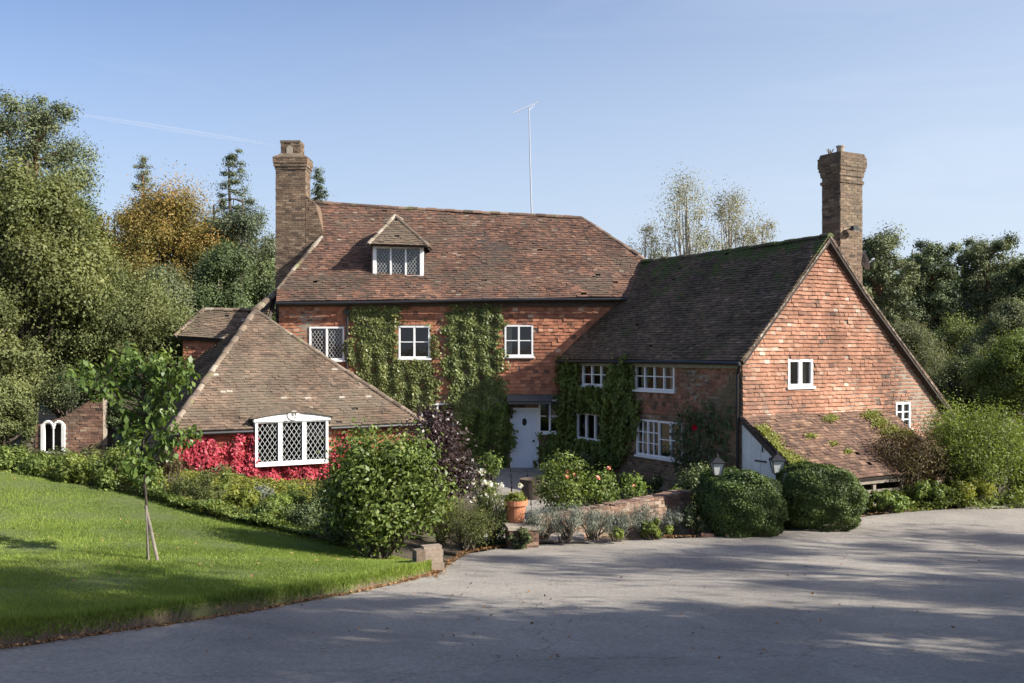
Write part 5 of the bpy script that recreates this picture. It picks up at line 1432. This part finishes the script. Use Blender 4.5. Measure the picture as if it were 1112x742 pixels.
# bed along the left of the lawn
bed = [(8,524,20.8,60,40,'bright',"leafy green plant at the photo's left edge above the lawn"),(45,528,20.6,60,36,'bright','leafy green plant just right of the leftmost bed plant'),(82,532,20.4,56,38,'lime','light green plant in front of the old brick wall'),
       (120,538,20.2,62,56,'bright','tall bright leafy bush left of the sapling'),(160,545,20.0,44,44,'bright','green plant directly behind the sapling stem'),
       (212,556,19.9,76,46,'olive','rounded olive bush right of the sapling'),(262,562,19.6,52,32,'yellow','yellow-green bush below the crimson creeper'),
       (300,574,19.2,56,36,'lime','light green clump under the lattice window'),(335,584,18.6,62,44,'dark','dark clump of stems beside the glossy evergreen'),(290,580,18.8,50,36,'bright','spiky green clump at the shaded lawn edge'),
       (196,556,19.4,40,16,'yellow','low pale-leaved plant at the lawn edge, below the olive bush'),(234,562,19.1,46,16,'yellow','low pale-leaved plant at the lawn edge, below the yellow bush'),(375,590,17.6,60,50,'dark','dark low clump under the glossy evergreen')]
for px, pyb, Y, w, h, lf_, lb in bed:
    sh(px, pyb, Y, w, h, FOL[lf_], lb, 'border_plant', n=4200 if w > 45 else 2000, ls=.075 if lf_ not in ('olive', 'dark') else .05, K=26, cat='plant', group='plants in the border above the lawn', aspect=.5)

more = [(70,522,21.6,30,26,'yellow','small yellow-leaved plant left of the sapling, behind the bed front'),(105,520,21.8,34,34,'olive','olive feathery plant close under the old brick wall'),(186,530,21.2,36,44,'rust','brownish seed-headed plant behind the rounded olive bush'),
        (238,548,20.6,30,40,'bright','upright green plant between the olive and yellow bushes'),(284,560,20.2,26,36,'silver','small grey-leaved plant below the crimson creeper'),(318,566,19.8,34,40,'bright','upright green plant under the right half of the lattice window'),
        (352,560,19.6,40,44,'olive','feathery olive plant pressed against the glossy evergreen'),(176,560,19.7,22,18,'lime','tiny lime plant at the lawn edge beside the sapling'),(262,574,19.0,24,16,'silver','tiny grey plant at the lawn edge before the yellow bush')]
for px, pyb, Y, w, h, lf_, lb in more: sh(px, pyb, Y, w, h, FOL[lf_], lb, 'border_plant', n=1500, ls=.06, K=14, cat='plant', group='plants in the border above the lawn', aspect=.35, hang=((0, 0, 1), .35), upr=.25)
def undergrowth(name, quads, leaf, label, n, ls, h):
    Ps = []
    for _ in range(n):
        q = quads[rng.integers(0, len(quads))]; a, b_ = rng.random(), rng.random()
        x = (q[0]*(1-a)+q[1]*a); y = (q[2]*(1-b_)+q[3]*b_)+(x-q[0])*q[4]
        z = gz(x, y)+h*max(0, .45+.75*math.sin(x*2.9+y*1.3)*math.sin(y*3.7-x*1.1))*rng.random()**.5+.02; Ps.append((x, y, z))
    Ps = np.array(Ps); tag(link(name, leaf_mesh(name, Ps, rnd_dirs(n)*.9+np.array((0, 0, .7)), ls*(.6+.8*rng.random(n)), .45+.25*rng.normal(size=n), .5), None, FOL[leaf]), label, 'plants', kind='stuff')
undergrowth('ground_cover', [(-11.5, -5, 20.2, 23.5, -.02), (-5.5, -2.2, 18.6, 22.5, -.25), (-8.5, -2.5, 21, 25, .2)], 'yellow', 'low green plants filling the border between lawn and annex', 26000, .07, .16)
undergrowth('ground_cover', [(-7.4, -2.6, 19.5, 20.6, -.50)], 'bright', 'low leafy plants along the border edge of the lawn', 9000, .07, .16)
undergrowth('ground_cover', [(-.9, .1, 18.4, 21.5, 0), (.9, 4.2, 21.3, 24, .3), (.9, 2.2, 24, 29, 0)], 'dark', 'low dark plants filling the beds before the house', 12000, .07, .25)
undergrowth('ground_cover', [(-16, -7, 24, 30, 0)], 'dark', 'dark undergrowth around the old brick wall', 16000, .09, .35)
undergrowth('ground_cover', [(7.8, 14, 22.8, 24.6, .08)], 'bright', 'leafy ground cover below the lean-to rails', 9000, .08, .35)

# right-hand shrubs
sh(985, 525, 24.2, 96, 62, FOL['rust'], 'red-brown bushy shrub spilling over the lean-to', 'rusty_shrub', n=9000, ls=.06, K=44, depth=1.8)
sh(1062, 548, 24.6, 112, 122, FOL['lime'], 'bright lime-green shrub at the right end of the house', 'lime_shrub', n=24000, ls=.075, K=95, depth=2.4, aspect=.32, shell=.1, spread=1.12, hang=((0, 0, 1), .3))
sh(1120, 548, 25.6, 80, 90, FOL['bright'], 'mid-green shrub at the right photo edge beside the lime shrub', 'green_shrub', n=9000, ls=.09, K=44)
sh(1010, 548, 23.6, 60, 30, FOL['bright'], 'low green clump at the drive edge beneath the rusty shrub', 'verge_plant', n=3000, ls=.07, K=18, cat='plant', group='leafy clumps along the drive by the lean-to')
sh(960, 556, 22.9, 60, 26, FOL['bright'], 'low leafy clump at the drive edge in front of the rails', 'verge_plant', n=3000, ls=.07, K=18, cat='plant', group='leafy clumps along the drive by the lean-to')
sh(1050, 550, 23.8, 70, 34, FOL['yellow'], 'low yellow-green clump at the foot of the lime shrub', 'verge_plant', n=3000, ls=.07, K=18, cat='plant', group='leafy clumps along the drive by the lean-to')

# leaf litter along the drive's edges
def litter():
    Pn = []
    def along(pts, n, sx, sy):
        for _ in range(n):
            k = rng.integers(0, len(pts)-1); t = rng.random(); a = pts[k].lerp(pts[k+1], t)
            x, y = a.x+rng.normal()*sx, a.y-abs(rng.normal())*sy+.08
            Pn.append((x, y, float(zdrive(x, y))+.012+.01*rng.random()))
    along(kerb[1:], 5200, .05, .13); along(far_pts[:8], 1500, .05, .14); along(far_pts[8:13], 260, .05, .15)
    for _ in range(420):
        y = rng.uniform(8, 22); x = rng.uniform(-.35, .5)*y; 
        if y < far_edge(x)-.1 and (x > -1 or y < np.interp(x, kx, ky)-.05): Pn.append((x, y, float(zdrive(x, y))+.014))
    Pn = np.array(Pn); Nn = np.array((0, 0, 1))+.35*rng.normal(size=Pn.shape)
    tag(link('leaf_litter', leaf_mesh('leaf_litter', Pn, Nn, .02+.035*rng.random(len(Pn)), .5+.3*rng.normal(size=len(Pn)), .7), None, FOL['litter']), 'fallen brown leaves along the edges of the drive', 'leaves', kind='stuff')
    # leaves on the lawn
    s = rng.random(160); t = rng.random(160); X, Y = lawn_xy(s, t); Pl = np.stack([X, Y, zlawn(X, Y)+.035], -1)
    tag(link('lawn_leaves', leaf_mesh('lawn_leaves', Pl, np.array((0, 0, 1))+.3*rng.normal(size=Pl.shape), .03+.04*rng.random(160), .7+.3*rng.random(160), .7), None, FOL['litter']), 'few dry leaves scattered over the lawn', 'leaves', kind='stuff')
litter()

def brick_obj(px, py, rz, tilt, label):
    p = on_drive(px, py); f = Frame(p, (math.cos(rz), math.sin(rz), 0), V=Vector((0, tilt, 1)))
    mb = MB(); j = rng.normal(size=(8, 3))*.006
    mb.box(f, -.12, 0, -.05, .12, .07, .055, .6); mb.v = [tuple(np.array(v)+j[i]) for i, v in enumerate(mb.v)]
    o = mb.build('loose_brick', M['brick']); origin_to(o, p); tag(o, label, 'brick', 'loose bricks on the drive edge')
brick_obj(794, 584, .1, .0, 'loose brick lying before the front clipped box'); brick_obj(768, 583, -.1, .1, 'loose brick left of the front clipped box'); brick_obj(829, 583, .6, .2, 'broken reddish brick right of the front clipped box')

# ============================================================ sapling and its stake
def sapling():
    b0 = P(161, 607, 13.0); s = 13.0/F
    g = float(zlawn(np.array(b0.x), np.array(b0.y))); b0.z = g
    root = empty('young_tree', b0, 'slender young tree with large leaves standing on the lawn', 'tree')
    mb = MB(); rel = lambda px, py, dy=0: Vector(((px-161)*s, dy, (607-py)*s))
    tr = [rel(161, 607), rel(160, 560), rel(157, 520), rel(156, 480), rel(155, 440), rel(153, 400), rel(151, 380)]
    mb.tube(tr, [.021, .018, .016, .014, .012, .009, .005], 8)
    tips = [(95,398),(108,408),(120,392),(135,385),(150,380),(168,385),(182,388),(196,400),(203,392),(206,415),(192,430),(178,440),(165,455),(130,432),(118,420),(140,455),(150,470),(185,462),(196,468),(170,412),(140,415),(155,400),(176,400),(128,402),(188,418),(160,428),(146,440),(170,470),(158,490),(150,500),(214,468),(92,406),(104,418),(99,400),(210,404),(150,505),(162,500),(128,470),(200,478),(175,448),(137,470)]
    cent = []
    for (px, py) in tips:
        z = (607-py)*s; st_z = max(.9, z-.15-.5*rng.random()); k = min(5, max(1, int(st_z/.45))); a = Vector((rel(155, 607-st_z/s)))
        t = rel(px, py, rng.normal()*.22); pts = [a, a.lerp(t, .4)+Vector((0, 0, -.02)), a.lerp(t, .75)+Vector((0, 0, .03)), t]
        mb.tube(pts, [.010, .007, .005, .003], 5)
        for q in (.55, .8, 1.0): cent.append(tuple(a.lerp(t, q)))
    me = bpy.data.meshes.new('trunk'); me.from_pydata(mb.v, [], mb.f); me.polygons.foreach_set('use_smooth', [True]*len(mb.f)); me.update(); link('trunk', me, root, M['dark_bark'])
    Pn, Nn, T = clump_points(cent, [.13]*len(cent), [17]*len(cent), 1.0, .3, .5)
    link('crown', leaf_mesh('crown', Pn, Nn, .06+.075*rng.random(len(Pn)), T, .55, fold=.16, hang=((0, 0, -1), .55)), root, FOL['sapling'])
    st = MB(); st.tube([b0+rel(177, 610, -.12)+Vector((0, 0, -.08)), b0+rel(159, 548, -.03)], [.022, .02], 8)
    o = st.build('tree_stake', M['grey_timber']); origin_to(o, b0+rel(177, 610)); tag(o, 'leaning timber stake propped against the young tree', 'stake')
    st = MB(); st.tube([b0+rel(165, 609, -.1)+Vector((0, 0, -.1)), b0+rel(160, 548, -.05)], [.014, .012], 8); o = st.build('tree_stake', M['grey_timber']); origin_to(o, b0+rel(164, 609)); tag(o, 'upright timber stake close behind the young tree stem', 'stake')
sapling()

# ============================================================ trees
def T_(px, pyt, Y, Rpx, name, leaf, label, shape='broad', n=26000, ls=.16, trunk='bark', th=.2, clumps=None, group=None, H=None, lean=0):
    x = (px-CX)/F*Y; g = gz(x, Y)-.1; H = zat(pyt, Y)-g
    return make_tree(name, shape, (x, Y, g), H, Rpx*Y/F, FOL[leaf], label, 'tree', group, trunk, n, ls, shape, th, clumps, lean)
GL, GR = 'trees behind the left of the house', 'trees behind the right of the house'
T_(30, 150, 31, 84, 'broadleaf_tree', 'leafy', 'leafy light green tree at the far left edge', n=42000, ls=.17, clumps=110, group=GL, th=.08)
T_(118, 275, 33, 92, 'yew_tree', 'willow', 'broad feathery yew-green tree above the old brick wall', n=52000, ls=.13, clumps=130, group=GL, th=.08)
T_(-30, 290, 27, 62, 'yew_tree', 'willow', 'dense tree cut by the left photo edge, low over the border', n=30000, ls=.13, clumps=80, group=GL, th=.05)
T_(38, 104, 58, 78, 'pine_tree', 'pine', 'tall flat-topped pine above the other left trees', 'pine', n=30000, ls=.22, trunk='pine_bark', th=.30, clumps=40, group=GL)
T_(156, 171, 62, 36, 'pine_tree', 'pine', 'small dark pine top between the tall pine and the autumn tree', 'conifer', n=20000, ls=.2, trunk='pine_bark', th=.3, group=GL)
T_(190, 190, 50, 76, 'autumn_tree', 'orange', 'rounded tree turning orange behind the annex', n=42000, ls=.17, clumps=95, group=GL, trunk='bark')
T_(124, 222, 52, 58, 'autumn_tree', 'gold', 'yellowing tree in front of the tall pine', n=26000, ls=.18, clumps=60, group=GL)
T_(254, 164, 54, 78, 'cedar_tree', 'bluegreen', 'dark green cedar with a drooping tip left of the chimney', 'conifer', n=75000, ls=.20, th=.1, group=GL, lean=-.3)
T_(264, 198, 50, 60, 'broadleaf_tree', 'bluegreen', 'full blue-green tree filling the gap left of the chimney', n=26000, ls=.17, clumps=70, group=GL, th=.1)
T_(232, 206, 57, 50, 'broadleaf_tree', 'leafy', 'green tree between the autumn tree and the cedar', n=20000, ls=.18, clumps=60, group=GL, th=.1)
T_(345, 184, 60, 30, 'cedar_tree', 'bluegreen', 'cedar top showing just right of the left chimney', 'conifer', n=16000, ls=.22, th=.3, group=GL)
T_(178, 292, 40, 46, 'conifer_tree', 'greygreen', 'grey-green conical tree below the autumn tree', 'column', n=26000, ls=.15, group=GL, th=.05)
T_(240, 262, 42, 46, 'conifer_tree', 'dark', 'dark green tree close behind the small outshot roof', 'column', n=26000, ls=.16, group=GL, th=.05)
T_(150, 350, 36, 20, 'small_autumn_tree', 'orange', 'small orange tree among the greens left of the outshot', n=8000, ls=.11, clumps=26, group=GL, th=.2)
T_(90, 215, 48, 40, 'conifer_tree', 'dark', 'dark tree between the tall pine and the yellowing tree', 'column', n=20000, ls=.18, group=GL, th=.05)
T_(290, 285, 48, 40, 'conifer_tree', 'dark', 'dark tree tucked behind the left chimney base', 'column', n=18000, ls=.18, group=GL, th=.05)
T_(2, 405, 25.5, 34, 'holly_tree', 'willow', 'low dense bush-like tree left of the old brick wall', n=20000, ls=.10, clumps=60, group=GL, th=.02)
T_(70, 385, 30.8, 52, 'holly_tree', 'dark', 'dark glossy low tree overhanging the old brick wall', n=16000, ls=.09, clumps=50, group=GL, th=.3)
T_(142, 400, 30.0, 30, 'holly_tree', 'dark', 'dark low tree right of the old brick wall', n=12000, ls=.10, clumps=40, group=GL, th=.02)
# right
for px, pyt, Y, R_, lb in ((700, 245, 62, 34, 'low pale birch left of the tallest birch'), (746, 196, 60, 46, 'tallest pale birch with yellow patches'), (792, 212, 61, 42, 'wispy pale birch right of the tallest birch'), (828, 236, 62, 26, 'smallest wispy birch nearest the right chimney')):
    T_(px, pyt, Y, R_, 'birch_tree', 'birch', lb, 'birch', n=11000 if R_ > 36 else 5500, ls=.11, trunk='birch_bark', th=.3, clumps=70, group='sparse birches behind the roofs')
T_(725, 255, 58, 40, 'hazel_tree', 'greygreen', 'grey-green thin tree at the foot of the birches', n=5000, ls=.15, clumps=40, group=GR)
T_(955, 252, 58, 40, 'pine_tree', 'pine', 'dark pine nearest the right chimney', 'pine', n=30000, ls=.20, trunk='pine_bark', th=.2, clumps=48, group=GR)
T_(1012, 262, 60, 38, 'pine_tree', 'pine', 'dark pine in the middle of the right-hand group', 'pine', n=28000, ls=.20, trunk='pine_bark', th=.2, clumps=46, group=GR)
T_(990, 258, 66, 26, 'birch_tree', 'greygreen', 'pale broadleaf between the two dark pines', n=12000, ls=.2, clumps=40, group=GR)
T_(1072, 256, 60, 46, 'pine_tree', 'pine', 'tall rusty-toned pine near the right edge', 'pine', n=34000, ls=.20, trunk='pine_bark', th=.15, clumps=54, group=GR)
T_(1118, 280, 57, 36, 'pine_tree', 'dark', 'dark pine cut by the right photo edge', 'pine', n=24000, ls=.20, trunk='pine_bark', th=.15, clumps=44, group=GR)
T_(1045, 330, 52, 44, 'broadleaf_tree', 'leafy', 'rounded green tree below the middle pine', n=28000, ls=.15, clumps=70, group=GR, th=.05)
T_(1095, 318, 48, 44, 'broadleaf_tree', 'greygreen', 'grey-green broad tree below the rusty pine', n=28000, ls=.14, clumps=70, group=GR, th=.05)
T_(985, 345, 44, 48, 'willow_tree', 'greygreen', 'soft grey willow rising behind the gable slope', n=34000, ls=.11, clumps=80, group=GR, th=.04)
T_(940, 330, 47, 34, 'broadleaf_tree', 'leafy', 'green tree close behind the right chimney foot', n=16000, ls=.14, clumps=44, group=GR, th=.05)
T_(1060, 375, 36, 52, 'dark_tree', 'dark', 'dark tree in shade behind the lime shrub', n=26000, ls=.12, clumps=70, group=GR, th=.04)
T_(1118, 345, 33, 56, 'dark_tree', 'bright', 'green tree at the right edge above the lime shrub', n=30000, ls=.12, clumps=80, group=GR, th=.04)
T_(1020, 420, 34, 30, 'dark_tree', 'bright', 'small green tree just beyond the low gable eaves', n=12000, ls=.10, clumps=36, group=GR, th=.04)

# far woodland that reads as one mass
def woodland():
    cent, rad = [], []
    for X0, X1, Y, zt in ((-75, -14, 78, 11), (26, 75, 78, 9), (-110, 110, 105, 6.5)):
        for _ in range(150):
            x = rng.uniform(X0, X1); h = zt*(.35+.6*rng.random()); cent.append((x, Y+rng.normal()*4, h)); rad.append(1.6+1.4*rng.random())
    rad = np.array(rad); Pn, Nn, T = clump_points(cent, rad, 190000*rad**2/(rad**2).sum(), 1, .4)
    tag(link('woodland', leaf_mesh('woodland', Pn, Nn, .4+.3*rng.random(len(Pn)), T, .6), None, FOL['dark']), 'distant dark woodland filling the gaps between the trees', 'woodland', kind='stuff')
woodland()

# tall trees beside the drive, out of view to the right: their shadows fall over the drive and lawn
GD = 'tall trees along the right of the drive'
t0 = make_tree('drive_tree', 'pine', (14.0, 3.3, gz(14.0, 3.3)), 12.5, 3.6, FOL['pine'], 'tall pine beside the drive nearest the camera', 'tree', GD, 'pine_bark', 14500, .19, 'pine', .42, 23)
t1 = make_tree('drive_tree', 'pine', (20.5, 8.6, gz(20.5, 8.6)), 13, 3.6, FOL['pine'], 'thin pine standing apart right of the drive', 'tree', GD, 'pine_bark', 8500, .19, 'pine', .42, 10)
for x, y, rz, sc, lb in [(20.2, 3.6, 1.2, (1.0, .95), 'tall pine second from the camera beside the drive'), (9.4, 1.6, 2.6, (.85, .85), 'short pine close to the camera beside the drive'), (26.5, 4.4, 4.0, (1.1, 1.05), 'broad pine third along the right of the drive'),
        (19, .8, .4, (1.0, 1.0), 'pine right of the camera, set back from the drive'), (13.2, .6, 3.2, (.95, .9), 'pine just right of the camera beside the drive')]: copy_tree(t0, (x, y, gz(x, y)), rz, sc, lb)
for x, y, rz, sc, lb in [(26.5, 10.6, 2.0, (1.1, 1.1), 'thin pine farthest along the right of the drive'), (10.6, 4.9, 3.9, (.95, .9), 'thin pine between the others and the lawn side')]: copy_tree(t1, (x, y, gz(x, y)), rz, sc, lb)

# faint contrail high over the left trees
def contrail():
    mb = MB(); D = 3000
    pts = [P(70+ (300-70)*t, 122+(158-122)*t, D) for t in np.linspace(0, 1, 12)]
    mb.tube(pts, [2, 4, 5, 6, 7, 7, 7, 7, 6, 5, 3, 1], 8, cap=False)
    m, nt, b = new_mat('thin_vapour'); b.inputs['Base Color'].default_value = (.9, .9, .9, 1); b.inputs['Alpha'].default_value = .06
    tag(mb.build('contrail', m, smooth=True), kind='structure')
contrail()
